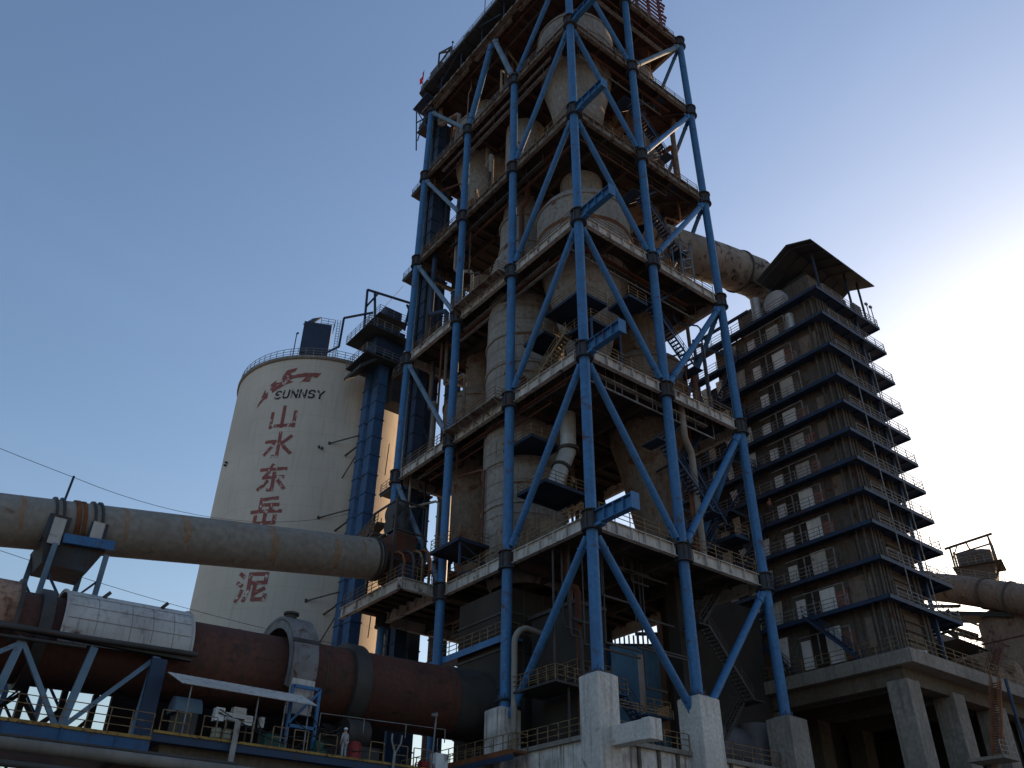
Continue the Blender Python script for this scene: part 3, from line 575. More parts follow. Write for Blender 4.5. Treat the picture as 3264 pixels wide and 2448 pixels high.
# ------------------------------------------------------------------ storage silo
SX, SY, SR, ST = -0.3, 52.1, 11.5, 62.6
si = thing('storage_silo', 'huge cream concrete silo with faded red characters, left of the tower', 'silo', (SX, SY, -1.6))
MB().lathe(SX, SY, [(SR, -1.6), (SR, ST-0.5)], 128).build('wall', SILO, si)
MB().lathe(SX, SY, [(SR+0.02, ST-0.5), (SR+0.22, ST-0.45), (SR+0.22, ST), (0, ST+0.1)], 128).build('roof', CONC, si)
mb = MB()
for i in range(26): z = 1+i*2.4; mb.lathe(SX, SY, [(SR+.006, z), (SR+.006, z+.035)], 96)
mb.build('pour_joint', SILOJ, si)
r_ = MB(); railing(r_, [(SX+(SR)*math.cos(a*math.pi/36), SY+(SR)*math.sin(a*math.pi/36), ST) for a in range(72)], 1.2, 1.0, 0.05, True); r_.build('railing', RAILG, si)
TH0 = R(247)
def wrap(s_, z, r_=SR+0.03): t = TH0+s_/SR; return (SX+r_*math.cos(t), SY+r_*math.sin(t), z)
def bend_mesh(bm, name, m_):
    for i in range(-20, 6):
        g = bm.verts[:]+bm.edges[:]+bm.faces[:]
        bmesh.ops.bisect_plane(bm, geom=g, plane_co=(i*0.5, 0, 0), plane_no=(1, 0, 0))
    mb = MB(); idx = {v: i for i, v in enumerate(bm.verts)}
    o_ = MB(); o_.v = [wrap(v.co.x, v.co.y) for v in bm.verts]; o_.f = [[idx[v] for v in f.verts] for f in bm.faces]; o_.sm = [False]*len(o_.f)
    return o_.build(name, m_, si)
def strokes_on_silo(strokes, s0, s1, z0, z1, wd, m_, name):
    mb = MB(); lay = 0
    for st_ in strokes:
        P_ = [Vector((s0+u*(s1-s0), z0+v*(z1-z0))) for u, v in st_]
        for a, b in zip(P_, P_[1:]):
            dr = b-a; L = dr.length
            if L < 1e-4: continue
            dr.normalize(); nn = Vector((-dr.y, dr.x))*wd/2; a2 = a-dr*wd*.42; b2 = b+dr*wd*.42; n = max(2, int((b2-a2).length/0.35)); vs = []; lay += 1; rr2 = SR+0.012+0.003*lay
            for i in range(n+1):
                c = a2+(b2-a2)*i/n
                for q in (c+nn, c-nn): vs.append(wrap(q.x, q.y, rr2))
            mb._add(vs, [(2*i, 2*i+1, 2*i+3, 2*i+2) for i in range(n)])
    return mb.build(name, m_, si)
GL = {
 'shan': [[(.07, .72), (.07, 0)], [(.5, 1), (.5, 0)], [(.93, .72), (.93, 0)], [(.07, .05), (.93, .05)]],
 'shui': [[(.52, 1), (.52, .04), (.36, .04)], [(.04, .66), (.36, .66), (.28, .45), (.04, .14)], [(.92, .84), (.66, .58)], [(.6, .62), (.75, .38), (.97, .16)]],
 'dong': [[(.06, .84), (.94, .84)], [(.46, 1), (.34, .72), (.2, .52)], [(.2, .52), (.88, .52)], [(.56, .68), (.56, .03), (.42, .03)], [(.34, .36), (.22, .2), (.06, .08)], [(.74, .36), (.84, .24), (.96, .08)]],
 'yue': [[(.82, .97), (.28, .92)], [(.28, .95), (.28, .5)], [(.28, .72), (.88, .72)], [(.66, .72), (.66, .5)], [(0, .48), (1, .48)], [(.16, .3), (.16, .04)], [(.5, .44), (.5, .04)], [(.84, .3), (.84, .04)], [(.16, .04), (.84, .04)]],
 'ni': [[(.05, .96), (.17, .86)], [(0, .64), (.14, .55)], [(.03, .04), (.12, .18), (.17, .36)], [(.4, .93), (.93, .93), (.93, .63)], [(.42, .63), (.9, .63)], [(.4, .93), (.4, .4), (.3, .04)], [(.9, .42), (.62, .26)], [(.6, .5), (.6, .06), (.95, .06), (.97, .2)]]}
for chx, z0, z1 in (('shan', 52.2, 55.0), ('shui', 48.0, 51.3), ('dong', 43.65, 46.95), ('yue', 39.45, 42.75), ('shui', 35.0, 38.3), ('ni', 30.55, 33.8)):
    strokes_on_silo(GL[chx], -6.5, -3.1, z0, z1, 0.44, LETRED, 'painted_character')
LS = {'S': [[(.95, .8), (.8, .97), (.3, .97), (.08, .8), (.1, .6), (.35, .53), (.7, .47), (.93, .36), (.92, .16), (.7, .03), (.25, .03), (.03, .2)]],
      'U': [[(.05, 1), (.05, .25), (.25, .04), (.75, .04), (.95, .25), (.95, 1)]], 'N': [[(.05, 0), (.05, 1)], [(.05, 1), (.95, 0)], [(.95, 0), (.95, 1)]], 'Y': [[(0, 1), (.5, .48)], [(1, 1), (.5, .48)], [(.5, .5), (.5, 0)]]}
for i, c_ in enumerate('SUNNSY'):
    a = -6.45+i*1.06; sh = 0.14
    strokes_on_silo([[(u+sh*v, v) for u, v in st_] for st_ in LS[c_]], a, a+.76, 56.28, 57.38, 0.22, LETBLK, 'painted_letter')
def poly_on_silo(loops, name, m_):
    bm = bmesh.new()
    for lp in loops:
        f = bm.faces.new([bm.verts.new((a, b, 0)) for a, b in lp]); 
    bmesh.ops.triangulate(bm, faces=bm.faces[:]); bend_mesh(bm, name, m_); bm.free()
poly_on_silo([[(-9.05, 55.5), (-8.55, 56.9), (-8.1, 58.2), (-7.95, 57.4), (-7.62, 57.6), (-7.55, 56.7), (-8.1, 56.5), (-8.6, 55.95)],
              [(-7.4, 58.7), (-6.55, 59.25), (-6.7, 58.7), (-7.0, 58.0), (-7.35, 57.7)],
              [(-6.95, 57.3), (-7.2, 57.9), (-6.6, 58.75), (-6.0, 58.75), (-5.83, 59.7), (-5.45, 60.45), (-4.05, 60.75), (-4.35, 60.15), (-4.9, 59.95), (-4.6, 59.6), (-3.0, 59.95), (-0.95, 60.05), (-1.5, 59.25), (-2.1, 59.4), (-2.3, 58.6), (-3.2, 58.6), (-3.5, 58.3), (-2.85, 59.35), (-4.3, 59.15), (-4.9, 58.9), (-4.25, 58.6), (-5.1, 58.35), (-6.2, 57.75)]], 'painted_emblem', LETRED)
for s_, z in ((0.1, 49.5), (0.45, 49.4), (-13.1, 49.3), (-13.3, 49.0)):
    p = Vector(wrap(s_, z)); q = Vector(wrap(s_, z, SR+0.35)); MB().tube(p, q, 0.14, n=10).build('wall_plug', DARKST, si)
# equipment on the silo
dc = thing('dust_collector', 'blue box dust collector on the silo roof, with a tilted lid', 'dust collector', (-5.7, 45.5, 62.7))
def rotbox(cx, cy, sx, sy, z0, z1, a, mb=None):
    mb = mb or MB(); ca, sa = math.cos(a), math.sin(a)
    return mb.prism([(cx+ca*x-sa*y, cy+sa*x+ca*y) for x, y in ((-sx/2, -sy/2), (sx/2, -sy/2), (sx/2, sy/2), (-sx/2, sy/2))], z0, z1)
AN = R(-24)
rotbox(-5.7, 45.6, 3.6, 2.6, 64.2, 69.2, AN).build('body', BLUE2, dc)
mb = rotbox(-6.6, 46.0, 1.4, 2.2, 66.5, 68.2, AN); rotbox(-5.3, 45.4, 2.2, 2.0, 62.6, 64.2, AN, mb); mb.build('hopper', BLUE2, dc)
mb = MB().hull([(-7.6, 46.2, 69.3), (-6.6, 44.9, 69.3), (-5.2, 46.2, 71.6), (-6.0, 47.2, 71.6)], [(-7.6, 46.2, 69.5), (-6.6, 44.9, 69.5), (-5.2, 46.2, 71.8), (-6.0, 47.2, 71.8)]); mb.build('lid', ROOFM, dc)
r_ = MB(); railing(r_, [(-5.8, 44.6, 69.2), (-4.1, 43.9, 69.2), (-3.6, 45.4, 69.2)], 1.2, 0.8, 0.05)
for dy in (0, .4): r_.beam((-3.7+dy*.9, 44.1-dy*.4, 62.6), (-3.7+dy*.9, 44.1-dy*.4, 70.8), 0.06)
for i in range(18): r_.beam((-3.7, 44.1, 63+i*.42), (-3.34, 43.94, 63+i*.42), 0.05)
r_.build('ladder_and_rail', RAILG, dc)
tag(MB().tube((-8.3, 46.0, 62.6), (-8.3, 46.0, 67.4), 0.07, n=8).tube((-8.3, 46, 67.4), (-8.1, 46, 67.6), 0.13, n=8).build('silo_lamp_post', DARKST, loc=(-8.3, 46, 62.6)), 'thin post on the silo rim left of the blue box', 'post')
# silo bucket elevator
se = thing('silo_elevator', 'tall blue twin-cased bucket elevator standing in front of the cream silo', 'elevator', (0, 37, -1.6))
for (x, y, wx, wy) in ((-0.2, 36.5, 1.25, 1.45), (-0.55, 38.25, 1.15, 1.2)):
    mb = MB().box(x-wx/2, x+wx/2, y-wy/2, y+wy/2, -1.6, 61.5)
    for i in range(25): z = 1+i*2.45; mb.box(x-wx/2-.09, x+wx/2+.09, y-wy/2-.09, y+wy/2+.09, z, z+.12)
    mb.build('casing', BLUEEL, se)
for z in (50.3, 40.6, 30.9):
    mb = MB(); p = Vector(wrap(1.3, z)); mb.beam(p, (-0.9, 38.2, z+0.9), 0.12); p2 = Vector(wrap(3.3, z-1.2)); mb.beam(p2, (-0.9, 38.2, z-.3), 0.16); mb.beam(p2-Vector((0, 0, 3)), (-0.9, 38.2, z-1), 0.1)
    mb.beam((2, 36.6, z), (2.6, 38, z-3.5), 0.1); mb.beam(p, p+Vector((0, .6, 0)), 0.4); mb.build('wall_tie', DARKST, se)
def deckpl(cx, cy, sx, sy, z, nm='head_platform'):
    mb = rotbox(cx, cy, sx, sy, z-.18, z, 0); o_ = mb.build(nm, ROOFM, se); r_ = MB()
    railing(r_, [(cx-sx/2, cy-sy/2, z), (cx+sx/2, cy-sy/2, z), (cx+sx/2, cy+sy/2, z), (cx-sx/2, cy+sy/2, z)], 1.15, 1.1, 0.045, True); r_.build('railing', RAILG, o_)
deckpl(-0.6, 37.0, 6.0, 5.2, 60.4); deckpl(-0.6, 37.0, 6.6, 5.8, 64.3); deckpl(-0.2, 36.8, 4.2, 4.0, 67.2)
MB().box(-1.9, 2.1, 35.5, 38.3, 61.5, 66.0).build('head_casing', BLUE2, se)
MB().box(-1.0, 1.5, 35.8, 37.9, 67.2, 69.3).build('drive_box', BLUE2, se)
MB().hull([(-3.9, 34.9, 58.0), (-1.5, 34.9, 60.2), (-1.5, 39, 60.2), (-3.9, 39, 58.0)], [(-3.9, 34.9, 58.5), (-1.5, 34.9, 60.7), (-1.5, 39, 60.7), (-3.9, 39, 58.5)]).build('chute', ROOFM, se)
mb = MB()
for p, q in (((-3.4, 36.3, 64.4), (-3.5, 36.6, 71.3)), ((-3.5, 36.6, 71.3), (2.4, 34.6, 70.6)), ((2.4, 34.6, 70.6), (2.6, 34.4, 64.4)), ((-2.6, 36.2, 71.0), (-2.0, 36.2, 66)), ((2.0, 34.8, 70.5), (1.5, 34.8, 66)), ((-3.4, 36.4, 68.5), (-2.2, 36.2, 70.9)), ((2.5, 34.4, 68), (1.4, 34.6, 70))): mb.beam(p, q, 0.24)
mb.beam((-2, 36, 67.4), (0.6, 34.6, 72.8), 0.05); mb.beam((-5.9, 37.4, 61.5), (-5.8, 37.4, 66.0), 0.22); mb.beam((-5.8, 37.4, 66.0), (-2.6, 36.0, 67.6), 0.22)
mb.beam((-5.9, 41.0, 62.6), (-5.9, 37.4, 61.5), 0.2); mb.build('gantry_frame', BLUE2, se)
mb = MB().box(1.0, 5.0, 35.5, 37.8, 55.5, 60.2); mb.build('transfer_chute', DARKST, se)
# pale building beyond the silo foot, catching the sun
tag(MB().box(9.0, 11.4, 52, 58, -1.6, 36).box(11.4, 15.5, 52.5, 60, -1.6, 33.6).build('far_sunlit_building', SILO, loc=(12, 55, 0)), 'small patch of pale sunlit building seen above the kiln, left of the tower columns', 'building')

# ------------------------------------------------------------------ long grey air duct
ta = thing('air_duct', 'long grey duct with rust stains crossing in front of the silo', 'duct', (-30, 25, 25))
def da(x): return (x, 25.0, 30.35+(x+5.0)*0.158)
MB().tube(da(-70), da(-4.6), 1.92, n=56).build('pipe', DUCT, ta)
for x in (-31.8, -29.15):
    mb = MB()
    for o in (-.32, 0.18): mb.tube(da(x+o), da(x+o+.16), 2.12, n=48)
    mb.build('ring', DARKST, ta)
MB().tube(da(-30.7), da(-30.35), 2.05, n=48).tube(da(-30.2), da(-29.95), 2.02, n=48).build('expansion_joint', RUST, ta)
MB().tube(da(-5.0), da(-4.8), 2.05, n=48).tube(da(-4.55), da(-4.35), 2.05, n=48).build('end_flange', DARKST, ta)
for x in (-31.75, -29.1): p = da(x); MB().box(x-.42, x+.42, 22.72, 22.86, p[2]-2.2, p[2]-0.2).build('side_plate', COVER, ta)
au = Vector((1, 0, 0.158)).normalized(); av = Vector((0, -1, 0)); aw_ = au.cross(av); aw_ = aw_ if aw_.z > 0 else -aw_
RUNM = mat('orange_rust_run', (0.30, 0.22, 0.155), (0.24, 0.145, 0.09), rough=0.9, scale=1.6, rust=0.12, rustcol=(0.2, 0.09, 0.04))
for x, a0, a1, wd in ((-27.1, 75, -40, .10), (-22.6, 60, -30, .12), (-22.3, 35, -60, .05), (-15.2, 62, -55, .16), (-14.9, 10, -70, .06), (-9.2, 30, -60, .15), (-9.6, 0, -50, .05), (-34.2, 70, -40, .09), (-18.5, 80, 30, .05), (-6.5, 50, -10, .06)):
    mb = MB(); c0 = Vector(da(x)); vs = []; n = 26; sd = random.random()*9
    for i in range(n+1):
        t = R(a0+(a1-a0)*i/n); rad_ = av*math.cos(t)+aw_*math.sin(t); k = wd*(0.35+0.65*math.sin(math.pi*min(1, (i+2)/(n+3)))**.7)*(1+.18*math.sin(i*1.9+sd))
        k *= 2.1; dx = .05*math.sin(i*.45+sd); vs += [c0+rad_*1.925+au*(dx-k), c0+rad_*1.928+au*dx, c0+rad_*1.925+au*(dx+k*.8)]
    mb._add(vs, [(3*i+j, 3*i+j+1, 3*i+j+4, 3*i+j+3) for i in range(n) for j in (0, 1)], True); mb.build('rust_run', RUNM, ta)
mb = MB()
for x in (-36.5, -24.3, -20.6, -16.9, -10.8, -8.0): mb.tube(da(x), da(x+.05), 1.93, n=56, cap=False)
mb.build('weld_seam', DUCT, ta)
dv = thing('damper_stack', 'rusty clutter of valve housings and pipes at the right end of the grey duct', 'valve', (-2, 24, 27.56))
MB().tube((-4.3, 25, 30.46), (-2.2, 25, 30.8), 1.7, 1.5, n=36).build('reducer', RUSTD, dv)
MB().box(-3.2, -1.0, 23.6, 26.4, 28.6, 33.2).build('damper_body', RUSTD, dv)
MB().tube((-2.0, 25.0, 33.2), (-1.4, 26.2, 37.4), .75, .7, n=24).build('riser', DARKST, dv)
MB().tube((-2.7, 26.2, 36.2), (-1.0, 26.2, 36.2), 1.05, n=24).tube((-3.2, 25.4, 34.4), (-2.9, 25.4, 34.4), .9, n=24).build('valve_drum', DARKST, dv)
for i, x in enumerate((-3.6, -2.6, -1.7, -.9)):
    MB().path([(x, 21.0, 27.6), (x, 21.0, 29.2+.3*i), (x, 21.4, 30.0+.3*i), (x, 22.2, 30.5+.3*i), (x, 23.4, 30.6+.3*i)], .11+.03*(i % 2), 8).build('pipe', (RUST, DARKST, RAIL, RUST)[i], dv)
mb = MB()
for x in (-3.9, -.5):
    for y in (22.8, 27.2): mb.beam((x, y, 27.6), (x, y, 36), .2)
for z in (30, 33, 36): mb.beam((-3.9, 22.8, z), (-.5, 22.8, z), .16); mb.beam((-3.9, 22.8, z), (-3.9, 27.2, z), .16)
mb.beam((-3.9, 22.8, 30), (-.5, 22.8, 33), .1); mb.build('frame', DARKST, dv)
MB().box(-3.2, -1.6, 22.2, 22.7, 27.6, 29.6).build('cabinet', BLUE2, dv)
gwy = thing('high_gangway', 'dark gangway with rail linking the silo elevator to the tower above the duct end', 'walkway', (-2, 30, 35))
MB().hull([(-3.4, 27.5, 35.2), (-2.4, 27.2, 35.2), (-1.2, 33.5, 35.2), (-2.2, 33.8, 35.2)], [(-3.4, 27.5, 35.45), (-2.4, 27.2, 35.45), (-1.2, 33.5, 35.45), (-2.2, 33.8, 35.45)]).hull([(-4.2, 26.5, 33.6), (-1.2, 26.2, 33.6), (-.2, 31.5, 33.6), (-3.2, 32.2, 33.6)], [(-4.2, 26.5, 33.8), (-1.2, 26.2, 33.8), (-.2, 31.5, 33.8), (-3.2, 32.2, 33.8)]).build('floor', DARKST, gwy)
r_ = MB(); railing(r_, [(-3.3, 27.5, 35.45), (-2.2, 33.8, 35.45)], 1.1, .9, .05); railing(r_, [(-4.2, 26.5, 33.8), (-3.2, 32.2, 33.8)], 1.1, .9, .05); r_.build('railing', RAIL, gwy)
tw = thing('duct_trestle', 'blue braced trestle with a deep grey hopper carrying the duct', 'trestle', (-30, 24.5, -1.6))
MB().hull([(-32.0, 23.3, 22.6), (-28.9, 23.3, 22.6), (-28.9, 26.7, 22.6), (-32.0, 26.7, 22.6)], [(-32.4, 22.9, 24.3), (-27.9, 22.9, 24.9), (-27.9, 27.1, 24.9), (-32.4, 27.1, 24.3)]).build('hopper', COLLAR, tw)
MB().box(-32.5, -31.0, 22.9, 24.3, 24.3, 26.2).build('saddle', COLLAR, tw); MB().box(-29.6, -28.4, 22.9, 24.3, 24.6, 26.4).build('saddle', COLLAR, tw)
MB().beam((-31.2, 22.6, 24.45), (-27.7, 22.6, 24.75), 0.3, 0.7).build('cross_beam', BLUE, tw)
for (a, b, c_) in ((-31.6, 22.8, 0), (-28.0, 22.8, 0), (-32.2, 26.6, 0), (-28.7, 26.6, 0)): MB().beam((a, b, 24), (a-.2, b, -1.6), 0.34).build('leg', BLUEPALE, tw)
mb = MB()
for zz in (22, 17.5, 13): mb.beam((-31.6, 22.8, zz), (-28.1, 22.8, zz-4.5), 0.15); mb.beam((-28.1, 22.8, zz), (-31.6, 22.8, zz-4.5), 0.15); mb.beam((-32.2, 26.6, zz), (-28.7, 26.6, zz-4.5), 0.15)
mb.build('cross_brace', BLUE2, tw)
p = da(-31.6); tag(MB().tube((p[0], 25, p[2]+1.9), (p[0]+.1, 25, p[2]+4.2), 0.09, n=8).build('duct_mast', BLUE2, loc=p), 'short blue post standing on top of the grey duct, holding a wire', 'post')

# ------------------------------------------------------------------ rotary kiln
KY = 15.0
def kz(x): return 16.12+(x)*0.030
def kp(x, y=KY): return (x, y, kz(x))
ki = thing('rotary_kiln', 'huge rust red rotary kiln tube running across the lower left', 'kiln', (-20, KY, 15))
MB().tube(kp(-75), kp(0.9), 2.62, n=72).build('shell', KILN, ki)
MB().tube(kp(-11.8), kp(-10.6), 3.0, n=64).build('riding_ring', DARKST, ki)
MB().tube(kp(-32.6), kp(-31.9), 2.95, n=64).build('riding_ring', DARKST, ki)
mb = MB()
for x in (-20, -6.5, -3.2, -14.0): mb.tube(kp(x), kp(x+.07), 2.645, n=64)
mb.build('weld_seam', DARKST, ki)
MB().tube(kp(-2.6), kp(0.95), 2.68, 2.72, n=64).build('end_shroud', DARKST, ki)
def arcshell(mb, x0, x1, r_in, r_out, a0, a1, n=28):
    """part ring round the kiln axis; angle 0 = towards -Y (viewer side), 90 = up"""
    vs = []
    for x in (x0, x1):
        for rad in (r_in, r_out):
            for i in range(n+1):
                t = R(a0+(a1-a0)*i/n); vs.append((x, KY-math.cos(t)*rad, kz(x)+math.sin(t)*rad))
    k = n+1; fs = []
    for i in range(n):
        fs += [(i, i+1, k+i+1, k+i), (2*k+i, 3*k+i, 3*k+i+1, 2*k+i+1), (k+i, k+i+1, 3*k+i+1, 3*k+i), (i, 2*k+i, 2*k+i+1, i+1)]
    fs += [(0, k, 3*k, 2*k), (n, 2*k+n, 3*k+n, k+n)]
    return mb._add(vs, fs, False)
kc_ = thing('kiln_cover', 'weathered white half cylinder hood over the kiln, above the blue frame', 'hood', (-28, KY, 16))
arcshell(MB(), -31.4, -23.7, 3.0, 3.12, -12, 150).build('shell', COVER, kc_)
mb = MB()
for x in (-31.45, -23.8): arcshell(mb, x, x+.12, 3.1, 3.2, -12, 150)
mb.build('end_rim', COVER, kc_)
mb = MB()
for a in (-8, 15, 32, 50):
    t = R(a); mb.beam((-31.2, KY-math.cos(t)*3.15, kz(-31.2)+math.sin(t)*3.15), (-23.9, KY-math.cos(t)*3.15, kz(-23.9)+math.sin(t)*3.15), 0.022)
for x in (-29.6, -27.6, -26.3, -25.0): arcshell(mb, x, x+.025, 3.12, 3.14, -12, 50, 8)
mb.build('panel_seam', RAILG, kc_)
for x in (-29.3, -25.7): MB().beam((x, KY-1.6, kz(x)+2.72), (x+.3, KY-1.6, kz(x)+3.1), 0.22).build('lifting_lug', DARKST, kc_)
kd = thing('rusty_kiln_cover', 'rusty cracked hood over the kiln at the left picture edge', 'hood', (-38, KY, 16))
arcshell(MB(), -45, -33.9, 3.0, 3.1, -5, 150).build('shell', mat('rusty_cover_sheet', (0.33, 0.20, 0.14), (0.20, 0.10, 0.07), rust=0.5, rough=0.85, scale=0.5, streak=0.8), kd)
arcshell(MB(), -33.95, -33.75, 3.0, 3.3, -20, 170).build('rim', DARKST, kd)
ga = thing('girth_gear_guard', 'tall grey stained steel arch standing over the kiln', 'gear guard', (-16.5, KY, 12))
ab = MB(); arcshell(ab, -17.2, -15.4, 3.75, 4.0, -22, 200, 36); arcshell(ab, -17.2, -17.08, 3.2, 3.8, -22, 200, 36); arcshell(ab, -15.52, -15.4, 3.3, 3.8, -22, 200, 36); ab.build('arch', mat('stained_grey_sheet', (0.20, 0.19, 0.19), (0.12, 0.11, 0.11), rust=0.25, rough=0.6, scale=0.7, streak=0.6, rustcol=(0.10, 0.05, 0.035)), ga)
arcshell(MB(), -17.3, -15.3, 3.98, 4.06, 22, 26, 3).build('seam', DARKST, ga)
MB().box(-17.1, -15.5, KY-4.1, KY-3.7, kz(-16)-3.2, kz(-16)-1.0).build('lower_leg', COVER, ga)
MB().tube((-16.2, KY-.1, kz(-16)+3.9), (-16.2, KY-.1, kz(-16)+4.35), 0.42, n=20).tube((-16.2, KY-.1, kz(-16)+4.35), (-16.2, KY-.1, kz(-16)+4.5), 0.56, n=20).build('vent_cap', DARKST, ga)

# ------------------------------------------------------------------ kiln platform and everything on it
PZ = 9.85
kpz = thing('kiln_pier', 'brown concrete pier with a blue and yellow edge under the kiln drive', 'pier', (-16, 14, -1.6))
MB().box(-25.2, -5.5, 9.1, 21, -1.6, PZ-.55).build('pier_wall', CONCB, kpz)
MB().box(-25.9, -6.5, 8.5, 21, PZ-.55, PZ-.03).build('floor', BLUE2, kpz)
MB().box(-25.6, -4.5, 20.3, 20.8, PZ-.03, 14.6).build('rear_wall', CONCD, kpz)  # added dark backing, keeps the space under the kiln dark
MB().box(-25.9, -6.5, 8.42, 8.5, PZ-.12, PZ+.02).build('yellow_edge', YELLOWP, kpz)
r_ = MB()
for a, b in ((-25.6, -24.0), (-23.2, -22.4), (-21.9, -20.2), (-18.9, -18.0), (-17.5, -16.6), (-15.8, -14.6), (-12.2, -11.2), (-10.4, -9.4), (-8.9, -7.6)): railing(r_, [(a, 8.55, PZ), (b, 8.55, PZ)], 1.15, 1.0, 0.05, rails=(1.0, .5))
r_.build('railing', RAIL, kpz)
lwk = thing('left_walkway', 'blue girder walkway with a yellow top edge at the lower left', 'walkway', (-33, 9, 9))
MB().box(-52, -25.95, 8.55, 21, 9.25, 9.45).build('floor', BLUE2, lwk)
mb = MB().box(-52, -25.95, 8.45, 8.55, 8.0, 9.3)
for x in (-36, -33.4, -30.6, -27.8): mb.box(x, x+.06, 8.36, 8.45, 8.0, 9.3)
mb.build('side_girder', BLUEMD, lwk)
MB().box(-52, -25.95, 8.38, 8.56, 9.3, 9.47).build('yellow_edge', YELLOWP, lwk)
r_ = MB(); railing(r_, [(-40, 8.5, 9.45), (-26.0, 8.5, 9.45)], 1.25, 1.15, 0.045); railing(r_, [(-44, 20.5, 9.45), (-26.0, 20.5, 9.45)], 1.25, 1.6, 0.05); r_.build('railing', RAIL, lwk)
# blue frame under the hood
bfz = thing('hood_frame', 'dusty blue braced steel frame holding up the white kiln hood', 'frame', (-30, 11.2, 9.4))
for xb, xt in ((-33.9, -33.3), (-30.15, -29.5), (-26.2, -25.9)):
    MB().beam((xb, 11.3, 9.4), (xt, 11.3, kz(xt)-0.9), 0.42, 0.3).build('post', BLUEPALE, bfz)
for xb in (-34.5, -31.2, -28.9, -27.0): MB().beam((xb, 18.8, 9.4), (xb, 18.8, 13.4), 0.36).build('rear_post', DARKST, bfz)
for p, q in (((-33.2, 11.3, 13.9), (-30.3, 11.3, 9.8)), ((-26.0, 11.3, 14.3), (-29.9, 11.3, 10.0)), ((-33.4, 11.3, 13.8), (-36.5, 11.3, 11.6))): MB().beam(p, q, 0.26).build('diagonal', BLUEPALE, bfz)
for p, q in (((-34.5, 18.8, 13), (-31.2, 18.8, 9.6)), ((-31.2, 18.8, 13), (-34.5, 18.8, 9.6)), ((-28.9, 18.8, 9.6), (-27.0, 18.8, 12)), ((-31.2, 18.8, 9.9), (-28.9, 18.8, 12.2)), ((-31.2, 18.8, 12.6), (-28.9, 18.8, 9.8)), ((-38, 18.8, 12), (-34.5, 18.8, 9.6))): MB().beam(p, q, 0.24).build('rear_diagonal', DARKST, bfz)
MB().box(-40, -23.8, 11.15, 11.6, 14.55, 14.85).build('beam', DARKST, bfz)
MB().tube((-40, 11.0, 14.35), (-23.6, 11.0, 14.95), 0.16, n=12).tube((-40, 11.0, 13.8), (-30, 11.0, 14.2), 0.10, n=10).build('pipe', DARKST, bfz)
MB().box(-26.2, -25.3, 10.9, 11.15, 9.9, 14.3).build('side_panel', BLUE2, bfz)
# awning
aw = thing('awning', 'long pale sheet awning tilted over the kiln drive', 'awning', (-20.8, 10, 13))
N_ = 42; vs = []; 
for i in range(N_+1):
    x = -25.2+i*(8.7/N_); zz = 0.008 if i % 2 else 0.0; sh = -0.0
    vs += [(x-0.15+1e-3*i, 10.2, 13.45+zz), (x+0.45, 8.9, 12.68+zz)]
am = MB()._add(vs, [(2*i, 2*i+1, 2*i+3, 2*i+2) for i in range(N_)]); ao = am.build('sheet', COVER, aw); so_ = ao.modifiers.new('thick', 'SOLIDIFY'); so_.thickness = 0.04
for x in (-24.4, -20.2, -18.4, -16.8): MB().beam((x+.3, 9.2, PZ), (x+.3, 9.2, 12.75), 0.07).build('post', RAILG, aw)
# drive gear: gearbox hood, motors
mh = thing('gearbox', 'grey gearbox with a rounded hood behind the railing, under the awning', 'gearbox', (-23.4, 11.3, PZ))
MB().box(-24.0, -22.9, 10.6, 12.2, PZ-.03, 11.5).build('base', DARKST, mh)
hd = MB(); vs = []
for x in (-24.3, -22.7):
    for i in range(13): t = math.pi*i/12; vs.append((x, 11.4-math.cos(t)*0.8, 11.5+math.sin(t)*0.95))
hd._add(vs, [(i, i+1, 14+i, 13+i) for i in range(12)]+[tuple(range(13)), tuple(range(25, 12, -1)), (0, 13, 25, 12)]); hd.build('hood', BLUEPALE, mh)
for i, (x, y, z, a, b, c_, m_, lb) in enumerate(((-21.9, 10, 11.1, .55, .5, .75, PALEP, 'grey cabinet leftmost of the pale boxes under the awning'), (-21.3, 10, 11.2, .5, .4, .45, PALEP, 'small grey box between two larger pale boxes under the awning'),
        (-20.7, 10, 11.4, .8, .5, .62, COVER, 'largest and brightest white box under the awning'), (-20.05, 10, 11.1, .5, .4, .55, PALEP, 'pale ridged box right of the bright white one'),
        (-19.15, 10, 11.1, .28, .3, .6, COVER, 'narrow white canister farthest right under the awning'))):
    mb = MB().box(x-a/2, x+a/2, y-b/2, y+b/2, z, z+c_).box(x-a/2-.03, x+a/2+.03, y-b/2-.03, y+b/2+.03, z+c_*.5, z+c_*.56)
    t = thing('equipment_box', lb, 'box', (x, y, PZ), 'boxes under the awning'); mb.build('case', m_, t)
    MB().beam((x, y, PZ), (x, y, z), 0.09).build('stand', DARKST, t); MB().box(x-a*.3, x+a*.3, y-b/2-.05, y-b/2-.03, z+c_*.62, z+c_*.9).build('door_plate', STEELL, t)
for x, lb in ((-21.85, 'pale oil drum behind the railing, left one'), (-21.2, 'pale oil drum behind the railing, right one next to the leaning post')):
    t = thing('oil_drum', lb, 'drum', (x, 10, PZ), 'drums under the awning'); MB().tube((x, 10, PZ), (x, 10, PZ+.88), 0.29, n=20).build('body', mat('drum_paint', (0.36, 0.35, 0.26), rust=.3, rough=.6), t)
    mb = MB()
    for zz in (.0, .29, .58, .85): mb.tube((x, 10, PZ+zz), (x, 10, PZ+zz+.04), 0.31, n=20)
    mb.build('hoop', DARKST, t)
